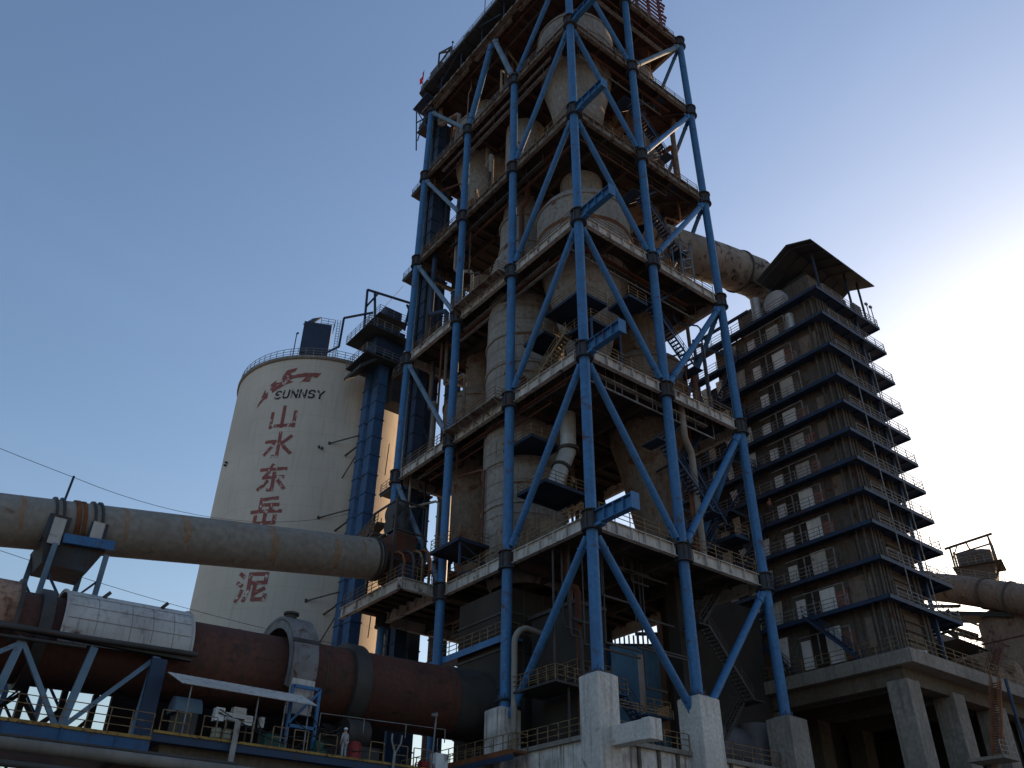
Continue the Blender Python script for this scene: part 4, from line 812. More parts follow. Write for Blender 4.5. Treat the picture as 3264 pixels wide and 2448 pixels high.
for x0, x1, lb in ((-18.9, -17.6, 'dark green machine base left of the blue post frame'), (-15.4, -14.7, 'dark green machine base right of the blue post frame')):
    mb = MB().box(x0, x1, 9.6, 11, PZ, PZ+.5).tube((x0+.1, 10.3, PZ+.7), (x1-.1, 10.3, PZ+.7), 0.38, n=20); tag(mb.build('drive_motor', GREENP, loc=(x0, 10, PZ)), lb, 'motor')
bb = thing('blue_post_frame', 'blue welded frame holding the foot of the steel arch', 'frame', (-16.2, 10.6, PZ))
for x in (-17.2, -15.3): MB().beam((x, 10.5, PZ), (x, 10.5, 14.1), 0.2).build('post', BLUE, bb)
MB().beam((-17.2, 10.5, 14.05), (-15.3, 10.5, 14.05), 0.2).beam((-17.2, 10.5, 11.6), (-15.3, 10.5, 11.6), 0.2).beam((-17.2, 10.5, 11.7), (-15.3, 10.5, 13.9), 0.14).beam((-17.2, 10.5, 13.0), (-15.3, 10.5, 13.0), 0.02).build('crossbar', BLUE, bb)
tag(MB().tube((-21.35, 8.2, 8.0), (-21.3, 8.2, 10.9), 0.17, n=14).tube((-21.3, 8.2, 10.9), (-21.9, 8.6, 11.05), 0.1, n=10).build('leaning_post', mat('pale_post', (0.34, 0.32, 0.30), rust=.15), loc=(-21.3, 8.2, 8)), 'thick pale grey post in front of the platform edge, below the white boxes', 'post')
rdm = thing('red_tank', 'bright red tank beside the standing worker', 'tank', (-12.7, 9.6, PZ))
MB().tube((-12.7, 9.7, PZ+.05), (-12.7, 9.7, PZ+1.05), 0.42, n=24).build('body', REDPT, rdm); MB().lathe(-12.7, 9.7, [(0.42, PZ+1.05), (0.3, PZ+1.2), (0.1, PZ+1.26), (0, PZ+1.26)], 24).build('lid', REDPT, rdm)
tag(MB().tube((-7.8, 9.5, PZ+.3), (-6.9, 9.5, PZ+.3), 0.32, n=16).box(-7.9, -6.8, 9.2, 9.8, PZ-.03, PZ+.1).build('pump_motor', REDPT, loc=(-7.4, 9.5, PZ)), 'small red motor at the right end of the kiln platform', 'motor')
tag(MB().box(-6.6, -5.6, 9.4, 10.2, PZ-.03, PZ+1.25).build('pale_cabinet', PALEP, loc=(-6, 9.8, PZ)), 'pale grey cabinet at the right end of the kiln platform', 'cabinet')
mb = MB(); 
for p, q in (((-10.6, 8.3, 8.8), (-10.5, 8.3, 10.6)), ((-10.5, 8.3, 10.4), (-10.8, 8.3, 11.2)), ((-10.5, 8.3, 10.4), (-10.1, 8.3, 11.1)), ((-10.8, 8.3, 11.2), (-10.8, 8.3, 11.6)), ((-10.1, 8.3, 11.1), (-10.05, 8.3, 11.6))): mb.tube(p, q, 0.10 if p[2] < 9 else 0.06, n=8)
tag(mb.build('forked_post', RAILG, loc=(-10.5, 8.3, 8.8)), 'grey forked post standing right of the red tank', 'post')
mb = MB().tube((-7.2, 9.0, PZ), (-7.0, 9.0, 13.6), 0.06, n=8).box(-7.35, -6.95, 8.9, 9.1, 13.3, 13.5); tag(mb.build('lamp_pole', RAILG, loc=(-7.2, 9, PZ)), 'thin pole with a small lamp in front of the dark kiln end', 'lamp pole')
kr_ = MB(); railing(kr_, [(-14.5, 11.6, 12.0), (-4.5, 11.6, 12.3)], 0.9, 4, 0.05, rails=(1.0,)); tag(kr_.build('kiln_guard_rail', RAILG, loc=(-10, 11.6, 12)), 'thin guard rail just under the kiln belly', 'railing')
rs = thing('roller_station', 'dark roller support under the kiln, behind the worker', 'roller support', (-11, 14, PZ))
MB().box(-12.6, -9.6, 11.9, 18, PZ-.03, 11.3).build('base', DARKST, rs)
for y in (12.9, 17.1): MB().tube((-12.0, y, 12.2), (-10.3, y, 12.2), 0.95, n=28).build('roller', DARKST, rs)

# ------------------------------------------------------------------ people
def person(name, base, heading, pose, label, top, legs_m, s=1.0, helmet=True):
    """skin-modifier body; local frame: +Y facing, +Z up, height about 1.7"""
    t = thing(name, label, 'person', base)
    J = pose; vs = list(J.keys()); idx = {k: i for i, k in enumerate(vs)}
    rad = dict(pel=.135, ch=.15, ne=.062, he=.085, ht=.07, shl=.07, shr=.07, ell=.045, elr=.045, wrl=.033, wrr=.033, hal=.035, har=.035, hpl=.095, hpr=.095, knl=.066, knr=.066, anl=.045, anr=.045, tol=.04, tor=.04)
    E_ = [('pel', 'ch'), ('ch', 'ne'), ('ne', 'he'), ('he', 'ht'), ('ch', 'shl'), ('shl', 'ell'), ('ell', 'wrl'), ('wrl', 'hal'), ('ch', 'shr'), ('shr', 'elr'), ('elr', 'wrr'), ('wrr', 'har'), ('pel', 'hpl'), ('hpl', 'knl'), ('knl', 'anl'), ('anl', 'tol'), ('pel', 'hpr'), ('hpr', 'knr'), ('knr', 'anr'), ('anr', 'tor')]
    Rm = Matrix.Rotation(heading, 3, 'Z')
    def sk(keys, edges, nm, m_, k=1.0):
        ks = [q for q in vs if q in keys]; ii = {q: i for i, q in enumerate(ks)}
        me = bpy.data.meshes.new(nm); me.from_pydata([tuple(Rm @ Vector(J[q])*s) for q in ks], [(ii[a], ii[b]) for a, b in edges], [])
        o = bpy.data.objects.new(nm, me); SC.collection.objects.link(o); o.parent = t
        me.materials.append(m_)
        md = o.modifiers.new('skin', 'SKIN')
        for q in ks:
            sv = me.skin_vertices[0].data[ii[q]]; sv.radius = (rad[q]*k*s, rad[q]*k*s); sv.use_root = (q == ks[0])
        ss = o.modifiers.new('sub', 'SUBSURF'); ss.levels = 1; ss.render_levels = 1
        for p_ in me.polygons: p_.use_smooth = True
        return o
    sk(set(vs), E_, 'body', SKIN)
    UP = {'pel', 'ch', 'shl', 'ell', 'wrl', 'shr', 'elr', 'wrr'}
    sk(UP, [e for e in E_ if e[0] in UP and e[1] in UP], 'jacket', top, 1.18)
    LO = {'pel', 'hpl', 'knl', 'anl', 'hpr', 'knr', 'anr'}
    sk(LO, [e for e in E_ if e[0] in LO and e[1] in LO], 'trousers', legs_m, 1.2)
    for side in ('l', 'r'):  # separate fingers on each hand
        h = Rm @ Vector(J['ha'+side])*s; w_ = Rm @ Vector(J['wr'+side])*s; dr = (h-w_).normalized(); sd_ = Rm @ Vector((0, 1, 0)); f = MB(); b0 = Vector(base)
        for i in range(4): a = h+sd_*(i-1.5)*.02*s+b0; f.tube(a, a+dr*(.065+.012*(1 if i in (1, 2) else 0))*s, .010*s, .007*s, n=6); a2 = a+dr*.07*s; f.tube(a2, a2+(dr+sd_*.1)*.02*s, .008*s, .006*s, n=6)
        a = h+sd_*.035*s+b0-dr*.03*s; f.tube(a, a+(dr+sd_*.8).normalized()*.055*s, .011*s, .008*s, n=6)
        f.build('fingers', SKIN, t)
    hp = Rm @ Vector(J['he'])*s; c = Vector(base)+hp; top_ = Vector(base)+Rm @ Vector(J['ht'])*s
    if helmet:
        mb = MB().lathe(top_.x, top_.y, [(.155*s, top_.z-.03), (.125*s, top_.z-.02), (.12*s, top_.z+.04), (.09*s, top_.z+.09), (.04*s, top_.z+.115), (0, top_.z+.12)], 20); mb.build('helmet', HELM, t)
    fw = Rm @ Vector((0, 1, 0)); rt = Rm @ Vector((1, 0, 0)); f = MB()
    f.tube(c+fw*.085*s, c+fw*.12*s-Vector((0, 0, .02)), .014*s, .018*s, n=8)
    for q in (-1, 1): f.tube(c+rt*q*.085*s, c+rt*q*.105*s, .028*s, n=10)
    f.build('nose_and_ears', SKIN, t)
    f = MB()
    for q in (-1, 1): f.tube(c+rt*q*.032*s+fw*.078*s+Vector((0, 0, .02)), c+rt*q*.032*s+fw*.09*s+Vector((0, 0, .02)), .010*s, n=8)
    f.tube(c+fw*.082*s-rt*.02*s-Vector((0, 0, .055)), c+fw*.082*s+rt*.02*s-Vector((0, 0, .055)), .007*s, n=6); f.build('eyes_and_mouth', CLOTHD, t)
    return t
stand = dict(pel=(0, 0, .95), ch=(0, -.01, 1.32), ne=(0, 0, 1.47), he=(0, .02, 1.57), ht=(0, .01, 1.66), shl=(-.17, 0, 1.38), ell=(-.25, .0, 1.12), wrl=(-.24, .1, .90), hal=(-.23, .13, .84),
             shr=(.17, 0, 1.38), elr=(.25, -.02, 1.12), wrr=(.25, .06, .88), har=(.24, .1, .82), hpl=(-.09, 0, .88), knl=(-.12, .03, .50), anl=(-.13, -.01, .08), tol=(-.14, .15, .04), hpr=(.09, 0, .88), knr=(.11, .01, .50), anr=(.12, -.03, .08), tor=(.14, .12, .04))
person('person', (-13.85, 8.95, PZ), R(15), stand, 'worker in grey overalls and white helmet standing with back turned beside the red tank', CLOTH, CLOTH, 1.03)
climb = dict(stand); climb.update(knl=(-.1, .25, .62), anl=(-.1, .2, .28), tol=(-.1, .35, .25), wrr=(.28, .25, 1.05), har=(.28, .3, 1.08), ch=(0, .08, 1.32), ne=(0, .1, 1.47), he=(0, .13, 1.57), ht=(0, .12, 1.66), shl=(-.17, .08, 1.38), shr=(.17, .08, 1.38))
person('person', (30.55, 5.0, 38.2), R(170), climb, 'person in a pink shirt and white helmet on the stairs of the right-hand boiler tower', CLOTHP, CLOTHD, 1.0)

# ------------------------------------------------------------------ pipe rack at the bottom left
for (y, z, rad, x1, m_, lb) in ((4.0, 7.55, .30, -13, PIPEG, 'thickest dusty grey pipe of the rack at the bottom left'), (5.5, 8.15, .10, -22, DARKST, 'thin dark pipe above the thick grey one'), (3.0, 6.6, .15, -25, DARKST, 'dark pipe just below the thick grey one')):
    tag(MB().tube((-60, y, z), (x1, y, z), rad, n=20).build('rack_pipe', m_, loc=(-30, y, z)), lb, 'pipe', 'pipes on the rack')
tr = thing('pipe_rack_truss', 'red brown truss under the pipes in the bottom left corner', 'truss', (-32, 3, 5))
MB().beam((-60, 3.2, 6.25), (-22, 3.2, 6.25), .16).beam((-60, 3.2, 5.3), (-22, 3.2, 5.3), .16).build('chord', REDTRUSS, tr)
mb = MB()
for i in range(20): x = -44+i*1.1; mb.beam((x, 3.2, 6.25), (x+.55, 3.2, 5.3), .08); mb.beam((x+.55, 3.2, 5.3), (x+1.1, 3.2, 6.25), .08)
mb.build('web', REDTRUSS, tr)
tag(MB().box(-70, -27.5, 14, 14.5, -1.6, 7.9).build('low_wall', PINKW, loc=(-40, 26, 0)), 'pinkish wall glimpsed behind the pipes in the bottom left corner', 'wall')

# ------------------------------------------------------------------ boiler tower on the right
bt = thing('boiler_tower', 'boiler tower with eleven dark blue platforms stacked round a brown casing', 'boiler tower', (35, 2, 21.4))
LV = [61.7, 58.1, 53.9, 50.05, 46.75, 43.45, 40.25, 36.9, 33.55, 30.05, 26.4]
MB().box(31.2, 38.6, -4.7, 9.5, 21.4, 61.6).build('casing', CASING, bt)
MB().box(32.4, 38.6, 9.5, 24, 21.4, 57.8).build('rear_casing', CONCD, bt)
MB().box(32.0, 39.6, -4.2, 6.0, 61.6, 65.6).build('top_casing', CASING, bt)
MB().box(33.2, 38.6, -3.4, 1.0, 65.6, 67.2).build('hood_wall', ROOFM, bt)
for k, z in enumerate(LV):
    yb = 12.2 if k < 1 else 20.5
    mb = MB().box(29.9, 31.2, -6.0, yb, z-.05, z).box(31.2, 42.3, -6.0, -4.7, z-.05, z).box(38.6, 42.3, -4.7, 3.4, z-.05, z)
    mb.box(29.84, 29.9, -6.06, yb, z-.30, z+.08).box(29.84, 42.36, -6.06, -6.0, z-.30, z+.08).box(42.3, 42.36, -6.0, 3.4, z-.3, z+.08)
    for y in (-3, 0, 3, 6, 9): mb.box(29.9, 31.2, y, y+.1, z-.25, z-.05)
    for x in (33, 35.5, 38, 40.5): mb.box(x, x+.1, -6, -4.7, z-.25, z-.05)
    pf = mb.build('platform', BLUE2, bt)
    r_ = MB(); railing(r_, [(29.92, -2.0+(k % 2)*.5, z), (29.92, yb-.2, z)], 1.15, 1.5, 0.05)
    railing(r_, [(31.5, -5.97, z), (42.25, -5.97, z), (42.25, 3.3, z)], 1.15, 1.8, 0.05); r_.build('railing', RAILG, pf)
    zc = LV[k+1] if k < 10 else 22.0
    # panels on the left face of this storey (below platform k)
    h = z-zc; lo = zc+.1; hi = z-.45
    j = random.uniform(-.35, .35)
    MB().box(31.05, 31.2, 0.15+j, 1.75+j, lo, lo+h*random.uniform(.62, .78)).build('pale_panel', random.choice((PALEP, PALEP, COVER)), bt)
    MB().box(31.06, 31.2, -1.2+j, random.uniform(-.2, .1)+j, lo, lo+h*random.uniform(.5, .7)).build('red_brown_panel', random.choice((REDP, REDP, CONCB)), bt)
    MB().box(31.09, 31.2, random.uniform(-4.3, -3), random.uniform(-2.6, -1.7), lo+random.uniform(0, .6), hi-random.uniform(0, .6)).build('patched_sheet', random.choice((CASING, CONCB, VESSB)), bt)
    MB().box(31.08, 31.2, 1.9+j, 3.3+j, lo, hi).build('opening_shade_slab', CONCD, bt)  # solid dark slab, its colour standing in for the shade of an opening
    MB().box(31.05, 31.2, 3.5+j, 4.5+j, lo, lo+h*.6).build('side_panel', PALEP, bt)
    for y_, wd_ in ((6.2, 1.2), (9.0, .9), (11.2, 1.4), (14.6, 1.0), (17.4, 1.3)):
        if random.random() < .2 or y_ > yb-2: continue
        q = random.uniform(-.4, .4); t_ = random.uniform(-.25, .25); zz0 = lo+random.uniform(.1, .5); zz1 = hi-random.uniform(.1, .7)
        MB().hull([(30.95, y_+q, zz0), (31.05, y_+q, zz0), (31.05, y_+q+wd_*.6, zz0-.0), (30.95, y_+q+wd_*.6, zz0)], [(30.95, y_+q+t_-.1, zz1), (31.05, y_+q+t_-.1, zz1), (31.05, y_+q+wd_+t_, zz1), (30.95, y_+q+wd_+t_, zz1)]).build('hanging_sheet', COVER if random.random() < .6 else PALEP, bt)
    if k:
        mb = MB(); u0_, u1_ = (13.0, 17.2) if k % 2 else (17.2, 13.0); stairs(mb, (30.4, u0_, zc), (30.4, u1_, z), .8, tread=.24)
        for _ in range(3): yy = random.uniform(11, 20); mb.beam((29.9, yy, zc), (29.9, yy+random.uniform(-2, 2), z), .09)
        mb.build('rear_stair', BLUE2, bt)
    mb = MB()
    for yy in (-1.5+j, 1.85+j): mb.beam((29.95, yy, zc), (29.95, yy, lo+h*.6), 0.09)
    mb.beam((29.95, -1.5+j, lo+h*.6), (29.95, 4+j, lo+h*.6), 0.07); mb.build('gate_frame', RAILG, bt)
    mb = MB()
    sA = (30.2, 9.6, zc) if k % 2 else (30.2, 5.4, zc); sB = (30.2, 5.4, z) if k % 2 else (30.2, 9.6, z)
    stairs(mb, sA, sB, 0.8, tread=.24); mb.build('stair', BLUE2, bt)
    mb = MB(); sA = (40.6, 2.4, zc) if k % 2 else (40.6, -3.6, zc); sB = (40.6, -3.6, z) if k % 2 else (40.6, 2.4, z)
    stairs(mb, sA, sB, 0.8, tread=.24); mb.build('stair', BLUE2, bt)
    # header pipes and box on the right face
    MB().box(33.6+.2*(k % 3), 36.4, -4.82, -4.7, lo+.5, hi-.2).build('casing_panel', CONCB, bt)
    mb = MB()
    for i in range(4): zz = lo+.4+i*(h-.9)/4; mb.tube((31.4, -4.95, zz), (38.4, -4.95, zz), 0.06, n=8)
    mb.build('header_pipe', CASING, bt)
for x, y in ((31.35, -4.95), (31.8, -5.0), (32.3, -5.05), (32.9, -5.0), (31.0, -4.4), (31.0, -3.6), (36.9, -5.0), (37.5, -5.05)):
    MB().tube((x, y, 21.4), (x, y, 61.2), 0.11+.05*random.random(), n=10).build('riser_pipe', CASING, bt)
for x, y in ((39.6, 2.6), (38.7, -5.2), (30.2, 11.9), (30.2, 19.8)): MB().box(x-.16, x+.16, y-.16, y+.16, 21.4, 61.6 if y < 19 else 58.0).build('corner_post', BLUE2, bt)
for x, z1 in ((33.1, 53.8), (37.3, 55.6)): MB().tube((x, -6.4, 26.0), (x, -6.4, z1), 0.055, n=8).build('outer_pipe', RAILG, bt)
MB().tube((30.9, 2.5, 62), (30.9, 2.5, 65.5), 0.55, n=20).tube((30.8, -1.6, 58.4), (30.8, -1.6, 60.6), .5, n=20).build('tank', STEELL, bt)
MB().tube((31.3, 0.2, 64.0), (33, 0.2, 64.0), 1.5, n=28).tube((31.1, .2, 64), (31.3, .2, 64), 1.3, n=28).build('manhole_drum', mat('pale_drum', (0.45, 0.45, 0.48), rough=.6), bt)
mb = MB()
for p, q in (((29.9, 3.0, 63.6), (29.9, 11.5, 63.6)), ((29.9, 11.5, 61.7), (29.9, 11.5, 64.2)), ((29.9, 11.2, 63.6), (29.9, 9.6, 61.8)), ((29.9, 9.6, 61.7), (29.9, 9.6, 63.6))): mb.beam(p, q, 0.3)
mb.build('top_frame', BLUE2, bt)
rf = MB(); e0, e1 = 29.4, 42.0
rf.hull([(e0, -7.0, 67.5), (e1, -7.0, 67.2), (e1, -3.9, 68.5), (e0, -3.9, 68.8)], [(e0, -7.0, 67.66), (e1, -7.0, 67.36), (e1, -3.9, 68.66), (e0, -3.9, 68.96)])
rf.hull([(e0, -3.9, 68.8), (e1, -3.9, 68.5), (e1, 0.8, 66.2), (e0, 0.8, 66.5)], [(e0, -3.9, 68.96), (e1, -3.9, 68.66), (e1, 0.8, 66.36), (e0, 0.8, 66.66)])
for i in range(7): x = 30+i*1.9; rf.beam((x, -6.9, 67.4), (x, -4, 68.6), .1, .2); rf.beam((x, -4, 68.6), (x, .7, 66.4), .1, .2)
rf.build('roof', ROOFM, bt)
for x in (31.5, 38.0, 40.6):
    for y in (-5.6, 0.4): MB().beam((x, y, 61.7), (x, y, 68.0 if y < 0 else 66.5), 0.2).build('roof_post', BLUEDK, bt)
MB().box(38.9, 40.4, -5.4, -4.9, 61.8, 64.2).build('cabinet', DARKST, bt)
for x in (41.0, 41.9): tag(MB().tube((x, -5.9, 61.7), (x, -5.9, 64.6), .06, n=8).box(x-.3, x+.1, -6.05, -5.8, 64.5, 64.75).build('platform_lamp', RAILG, loc=(x, -5.9, 61.7)), 'lamp on a thin post at the right end of the top boiler platform, '+('left one' if x < 41.5 else 'outer one'), 'lamp', 'lamps on the boiler platform')
tag(MB().box(30.4, 30.9, 7.1, 7.6, 51.0, 51.9).build('yellow_box', YELBOX, loc=(30.6, 7.3, 51)), 'small yellow box among the stairs near the top of the boiler tower', 'box')
# lower outside stair from first platform to the slab
mb = MB(); stairs(mb, (29.7, -2.2, 21.5), (29.7, 2.6, 26.4), 0.9, tread=.24); tag(mb.build('outer_stair', BLUE2, loc=(29.7, 0, 21.5)), 'steep blue stair from the concrete slab to the lowest boiler platform', 'stair')
# big duct from tower to boiler
gd = thing('gas_duct', 'big brown peeling duct sloping from the tower to the boiler top', 'duct', (26, 4, 69))
MB().path([(16.0, 4.6, 67.6), (20.4, 4.2, 68.4), (26.5, 3.7, 69.6), (33.0, 3.2, 70.6), (35.2, 3.0, 69.9), (36.0, 2.9, 68.0), (36.0, 2.9, 64.5)], 2.55, 48).build('pipe', BURNT, gd)
mb = MB(); mb.path([(29.8, 3.45, 70.1), (30.0, 3.43, 70.13)], 2.72, 48); mb.build('ring', DARKST, gd)
# small lattice cage beside duct
cg = MB()
for x in (15.4, 17.2):
    for y in (0.5, 1.6): cg.beam((x, y, 59), (x, y, 65), .1)
for i in range(5):
    z = 59.5+i*1.2; cg.beam((15.4, .5, z), (17.2, .5, z+1.2), .07); cg.beam((15.4, .5, z), (17.2, .5, z), .07); cg.beam((17.2, .5, z), (17.2, 1.6, z), .07)
tag(cg.build('lattice_cage', BLUEPALE, loc=(16.3, 1, 59)), 'small pale blue lattice cage standing on the deck left of the right corner column', 'cage')
# concrete support frame
cf = thing('support_frame', 'heavy brown concrete frame with square pillars under the boiler tower', 'concrete frame', (40, 0, -1.6))
MB().box(29.2, 75, -7.0, 22, 20.25, 21.4).build('slab', CONC, cf)
for x, y in ((30.7, -4.9), (38.0, -4.9), (45.5, -4.9), (53, -4.9), (30.7, 9.0), (38, 9), (45.5, 9)): MB().box(x-.95, x+.95, y-.95, y+.95, -1.6, 19.2).build('pillar', CONC if y < 0 else CONCB, cf)
for a in ((29.9, 75, -5.6, -4.2, 18.9, 20.25), (30.0, 31.4, -4.2, 22, 18.9, 20.25), (37.3, 38.7, -4.2, 22, 19.1, 20.25), (44.8, 46.2, -4.2, 22, 19.1, 20.25)): MB().box(*a).build('beam', CONCB, cf)
MB().box(24, 75, 10.5, 11.2, -1.6, 20.2).build('rear_wall', CONCD, cf)
MB().box(50, 75, -3.6, 10.4, -1.6, 18.9).build('sky_gap_block', CONCD, cf)  # dark block added under the slab to cover a bright patch of sky
MB().box(33.0, 36.6, 9.8, 10.5, -1.6, 14.5).build('door', BLUE, cf, 'dark blue roller door in the shade')
r_ = MB(); railing(r_, [(29.3, 20, 21.4), (29.3, -6.9, 21.4), (60, -6.9, 21.4)], 1.2, 1.5, 0.05); r_.build('railing', RAIL, cf)
mb = MB().box(31.3, 32.4, -6.6, -5.9, 21.4, 21.75).box(32.6, 33.0, -6.6, -6.1, 21.4, 21.9)
tag(mb.build('rubble_pile', COVER, loc=(32, -6.3, 21.4), bevel=.08), 'pale lumps of rubble lying at the front corner of the concrete slab', 'rubble')
# grey tank and bay between the right pedestals
gt = thing('round_tank', 'dusty grey rounded tank behind the railing between the two right pedestals', 'tank', (19, 4.5, 11.75))
MB().tube((14.6, 4.6, 13.6), (20.0, 4.6, 13.6), 1.9, n=40).build('body', BLUEPALE if False else mat('dusty_dark_grey', (0.13, 0.12, 0.13), rough=.8), gt)
MB().tube((20.6, 3.4, 11.75), (20.6, 3.4, 15.6), 1.3, n=36).build('column', mat('dusty_dark_grey', (0.13, 0.12, 0.13)), gt)
# blue shed in the gap
sh = thing('blue_shed', 'blue sheet metal shed with a pale strip, seen between the two front pedestals', 'shed', (33, 29, -1.6))
ca, sa = math.cos(R(-38)), math.sin(R(-38))
def shp(u, v): return (30.6+ca*u-sa*v, 27.8+sa*u+ca*v)
MB().prism([shp(-2.5, 0), shp(6.6, 0), shp(6.6, 8), shp(-2.5, 8)], -1.6, 29.6).build('wall', mat('faded_blue_sheet', (0.13, 0.33, 0.56), (0.10, 0.26, 0.46), rust=.05, rough=.6, streak=.35), sh)
MB().prism([shp(1.55, -.08), shp(2.2, -.08), shp(2.2, 0), shp(1.55, 0)], -1.6, 28.6).build('pale_strip', PALEP, sh)
mb = MB().prism([shp(-2.7, -.2), shp(5.5, -.2), shp(5.5, 1), shp(-2.7, 1)], 29.6, 29.8).prism([shp(1.5, 0.2), shp(8, 0.2), shp(8, .4), shp(1.5, .4)], 30.9, 31.3)
for i in range(14): a = -1+i*.55; mb.prism([shp(a, .2), shp(a+.18, .2), shp(a+.18, .4), shp(a, .4)], 29.8, 30.9)
mb.build('parapet', BLUE2, sh)
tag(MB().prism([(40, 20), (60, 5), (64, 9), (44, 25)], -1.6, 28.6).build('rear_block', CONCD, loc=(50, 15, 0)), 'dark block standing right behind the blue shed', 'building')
xs = thing('access_stair', 'dark steel stair with rails between the two front pedestals', 'stair', (6, 3, 11.75))
mb = MB(); stairs(mb, (9.4, 3.4, 11.75), (5.6, 3.4, 15.6), .9); mb.build('flight', BLUE2, xs)
mb = MB().box(3.0, 5.6, 2.8, 4.2, 15.5, 15.6).box(6.8, 9.4, 2.2, 3.4, 14.3, 14.42); mb.build('landing', BLUE2, xs)
r_ = MB(); railing(r_, [(3.0, 2.8, 15.6), (5.6, 2.8, 15.6)], 1.1, .9, .05); railing(r_, [(6.8, 2.2, 14.4), (9.4, 2.2, 14.4)], 1.1, .9, .05); railing(r_, [(1.2, 1.2, 14.0), (8.5, 1.2, 14.0)], .6, 3.5, .05); r_.build('railing', RAIL, xs)

# ------------------------------------------------------------------ far right: dust duct, hopper house, conveyor
DUSTB = mat('dusty_brown_steel', (0.30, 0.23, 0.18), (0.21, 0.155, 0.12), rust=0.3, rough=0.9, scale=0.35, streak=0.4, dirt=1)
rd = thing('dust_duct', 'large dusty brown duct running off to the right of the boiler tower', 'duct', (60, 0, 36))
MB().path([(62, 14, 40.2), (60.2, 8, 38.4), (58.6, 1.3, 35.6), (57.6, -6, 32.2), (57.4, -14, 28.6)], 1.65, 40).build('upper_pipe', DUSTB, rd)
mb = MB()
for p_, q_ in (((59.4, 4.6, 37.1), (59.3, 4.3, 36.97)), ((58.1, -2.3, 33.9), (58.05, -2.55, 33.8)), ((57.7, -5.0, 32.65), (57.68, -5.2, 32.56))): mb.tube(p_, q_, 1.78, n=36)
mb.build('joint_ring', CASING, rd)
MB().path([(44, 2.5, 27.3), (52, 1.5, 26.9), (60, 0, 25.9), (66, -2, 24.6), (74, -5, 23)], 2.1, 36).build('lower_pipe', DUSTB, rd)
MB().lathe(61.5, -3.0, [(0, 32.6), (2.6, 32.4), (3.6, 31.2), (3.6, 28.2), (4.4, 27.0), (4.4, 24.5), (2.6, 21.5)], 40).build('hopper', DUSTB, rd)
MB().hull([(57.5, 4.2, 33.0), (57.5, -4.5, 30.6), (62, -4.5, 30.6), (62, 4.2, 33.0)], [(57.5, 4.2, 33.5), (57.5, -4.5, 31.1), (62, -4.5, 31.1), (62, 4.2, 33.5)]).build('sloped_roof', ROOFM, rd)
mb = MB()
for p, q in (((52, 5, 33), (58.5, 1, 33.4)), ((52, 5, 31.5), (60, 0, 29.5)), ((54, 4, 33), (57, 1.5, 29.5))): mb.beam(p, q, .5, .25)
mb.build('bracket', CASING, rd)
r_ = MB(); railing(r_, [(60.2, 8, 40.0), (58.6, 1.3, 37.25), (57.7, -5, 34.3)], 1.0, 1.6, .05); r_.build('railing', RAILG, rd)
fh = thing('hopper_house', 'small hopper house with an open frame roof against the white sky', 'hopper house', (79, 6.5, -1.6))
def fr(u, v): # local axes: u across the view
    return (79.2+0.35*u+.9*v, 6.2-0.93*u+.3*v)
MB().hull([(*fr(-1.2, -1.2), 40), (*fr(1.2, -1.2), 40), (*fr(1.2, 1.2), 40), (*fr(-1.2, 1.2), 40)], [(*fr(-2.3, -2), 44.6), (*fr(2.3, -2), 44.6), (*fr(2.3, 2), 44.6), (*fr(-2.3, 2), 44.6)]).build('hopper', CASING, fh)
MB().prism([fr(-2.2, -2), fr(2.2, -2), fr(2.2, 2), fr(-2.2, 2)], 44.6, 46.4).hull([(*fr(-2.2, -2), 46.4), (*fr(2.2, -2), 46.4), (*fr(2.2, 2), 46.4), (*fr(-2.2, 2), 46.4)], [(*fr(-1.2, -1.2), 47.0), (*fr(1.0, -1.2), 47.0), (*fr(1.0, 1), 47.0), (*fr(-1.2, 1), 47.0)]).build('house', CASING, fh)
mb = MB().prism([fr(-3, -2.5), fr(3.2, -2.5), fr(3.2, 2.5), fr(-3, 2.5)], 44.5, 44.65); mb.build('platform', DARKST, fh)
mb = MB()
for u in (-2.7, 2.4): mb.beam((*fr(u, -1.8), 44.6), (*fr(u, -1.8), 48.0+u*.12), .2); mb.beam((*fr(u, 1.8), 44.6), (*fr(u, 1.8), 48.2), .2)
mb.beam((*fr(-3.4, -1.8), 47.6), (*fr(3.0, -1.8), 48.6), .28); mb.beam((*fr(-2.7, 1.8), 47.8), (*fr(2.4, 1.8), 48.5), .2); mb.beam((*fr(2.4, -1.8), 48.4), (*fr(2.4, 1.8), 48.3), .2); mb.beam((*fr(-.5, -1.8), 48.1), (*fr(-.5, 1.8), 48.1), .2)
mb.beam((*fr(-2.7, -1.8), 46), (*fr(-1.7, -1.8), 47.8), .15); mb.beam((*fr(-1.2, 0), 42), (*fr(-2.9, -2.3), 44.5), .2); mb.beam((*fr(1.2, 0), 42), (*fr(3.1, -2.3), 44.5), .2)
mb.build('frame', DARKST, fh)
r_ = MB(); railing(r_, [(*fr(-3, -2.5), 44.65), (*fr(3.2, -2.5), 44.65)], 1.1, 1, .05); r_.build('railing', RAILG, fh)
cv = thing('far_building', 'brownish far building with railings on its roof at the right picture edge', 'building', (80, -6, -1.6))
MB().prism([(80.0, 4.5), (90, -22), (110, -10), (96, 12)], -1.6, 41.0).build('wall', CONCB, cv)
r_ = MB(); railing(r_, [(80.2, 4.3, 41.0), (86, -11, 41.0)], 1.6, 1.2, .06); r_.beam((82.5, -1.5, 41), (82.3, -1.2, 44), .35).beam((84, -5.6, 41), (84, -5.6, 45.5), .12); r_.build('roof_rail', DARKST, cv)
mb = MB().prism([(81.4, 1.0), (82.2, -1.2), (84, -.6), (83.2, 1.6)], 41, 41.9); mb.build('roof_unit', CASING, cv)
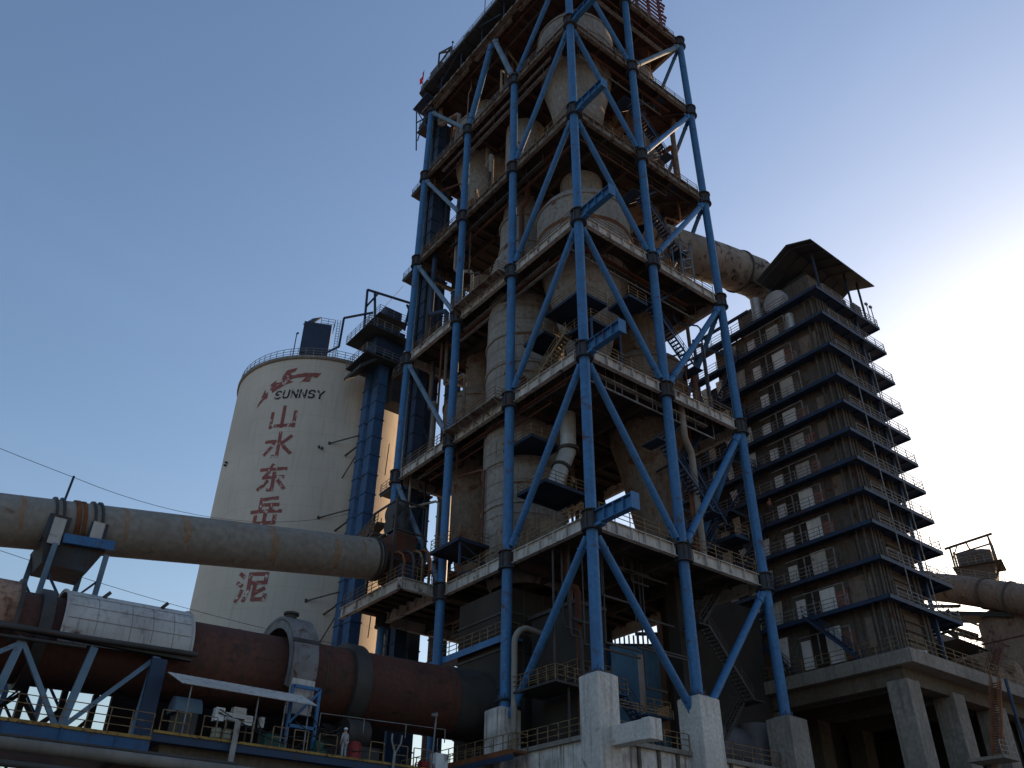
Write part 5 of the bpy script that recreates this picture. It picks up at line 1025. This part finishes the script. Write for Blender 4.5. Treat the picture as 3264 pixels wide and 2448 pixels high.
# hanging ladder column bottom right
hl = thing('hanging_stair', 'rusty narrow stair below the slab at the lower right', 'stair', (36, -9, 12))
mb = MB(); stairs(mb, (35.5, -8.9, 13.3), (40.3, -8.4, 20.2), .7, rail=True, tread=.22); mb.build('flight', RUST, hl)
MB().prism([(33.6, -10.2), (36.3, -10.2), (36.3, -7.2), (33.6, -7.2)], 12.9, 13.15).build('landing', CONC, hl)
MB().tube((40.2, -9.2, 13), (40.3, -9.2, 20.2), .14, n=10).build('post', BLUE2, hl)
r_ = MB(); railing(r_, [(33.7, -10.1, 13.15), (36.2, -10.1, 13.15)], 1.1, .8, .05); r_.build('railing', RAILG, hl)
tag(MB().tube((36.2, -8, -1.6), (36.2, -8, 12.9), .5, n=16).build('landing_column', CONC, loc=(36.2, -8, -1.6)), 'round concrete post under the small landing at the lower right', 'post')

# clutter on the slab, right of the boiler tower
dt = thing('slab_tank', 'dusty round tank lying on the slab at the lower right edge', 'tank', (52, -3, 21.4))
MB().tube((48.5, -2.6, 23.2), (54.5, -3.4, 23.2), 1.6, n=36).build('body', DUSTB, dt)
MB().lathe(53.5, -4.2, [(1.3, 21.4), (1.3, 24.2), (1.0, 24.9), (.4, 25.2), (0, 25.2)], 28).build('dome', DUSTB, dt)
for x in (49.5, 53): MB().box(x, x+.3, -4.2, -1.4, 21.4, 22.2).build('cradle', DARKST, dt)
rp = thing('slab_pipework', 'rusty pipes and braces crossing above the slab at the lower right', 'pipework', (46, 0, 21.4))
rnd = random.Random(11)
for i in range(16):
    x, y, z = rnd.uniform(43, 58), rnd.uniform(-5, 4), rnd.uniform(22.5, 30); L_ = rnd.uniform(3, 8); q = rnd.choice(((L_, 0, 0), (0, -L_*.6, 0), (L_*.6, -1, 1.4), (0, 0, -(z-21.4)), (L_*.8, -2, -1)))
    MB().tube((x, y, z), (x+q[0], y+q[1], z+q[2]), rnd.choice((.08, .12, .22)), n=10).build('pipe', rnd.choice((RUSTD, DARKST, RUST, CASING)), rp)
r_ = MB(); railing(r_, [(44, -4.5, 25.6), (50, -4.5, 25.6), (50, 2, 25.6)], 1.1, 1.2, .05); railing(r_, [(46, -5.2, 23.6), (58, -5.2, 23.6)], 1.1, 1.3, .05); r_.build('railing', RAIL, rp)
MB().box(44, 50, -4.5, 2, 25.5, 25.6).build('walkway', DARKST, rp)
ls = MB(); stairs(ls, (45.5, -5.6, 21.4), (49.8, -5.6, 25.6), .8); ls.build('stair', RUSTD, rp)
# hoses and cables on the kiln platform
kcab = thing('cable_bundle', 'sagging black cables and hoses on the kiln drive platform', 'cables', (-20, 9.2, PZ))
for i in range(7):
    x0, x1 = rnd.uniform(-25, -12), rnd.uniform(-24, -8); y0, y1 = rnd.uniform(8.8, 10), rnd.uniform(8.8, 10.4); z0, z1 = rnd.uniform(10.1, 12.4), rnd.uniform(10.1, 12.2)
    MB().path([(x0+(x1-x0)*j/12, y0+(y1-y0)*j/12, z0+(z1-z0)*j/12-.7*math.sin(math.pi*j/12)) for j in range(13)], .035, 6).build('cable', WIRE, kcab)
# ------------------------------------------------------------------ wires
def wire(pts, lb):
    a, b, sag = pts; a = Vector(a); b = Vector(b)
    P_ = [a+(b-a)*i/16-Vector((0, 0, sag*4*(i/16)*(1-i/16))) for i in range(17)]
    tag(MB().path(P_, 0.022, 5).build('wire', WIRE, loc=tuple(a)), lb, 'wire', 'wires across the left')
p = da(-31.6)
wire(((-60, 27, 36.5), (p[0]+.1, 25, p[2]+4.1), .6), 'thin wire leading off to the left from the post on the grey duct')
wire(((p[0]+.1, 25, p[2]+4.1), (-1.2, 38.2, 40.8), 2.2), 'thin wire from the post on the duct across the silo face')
wire(((-60, 22, 26.5), (-1.2, 37.2, 25.8), 1.6), 'lower thin wire between the grey duct and the kiln')
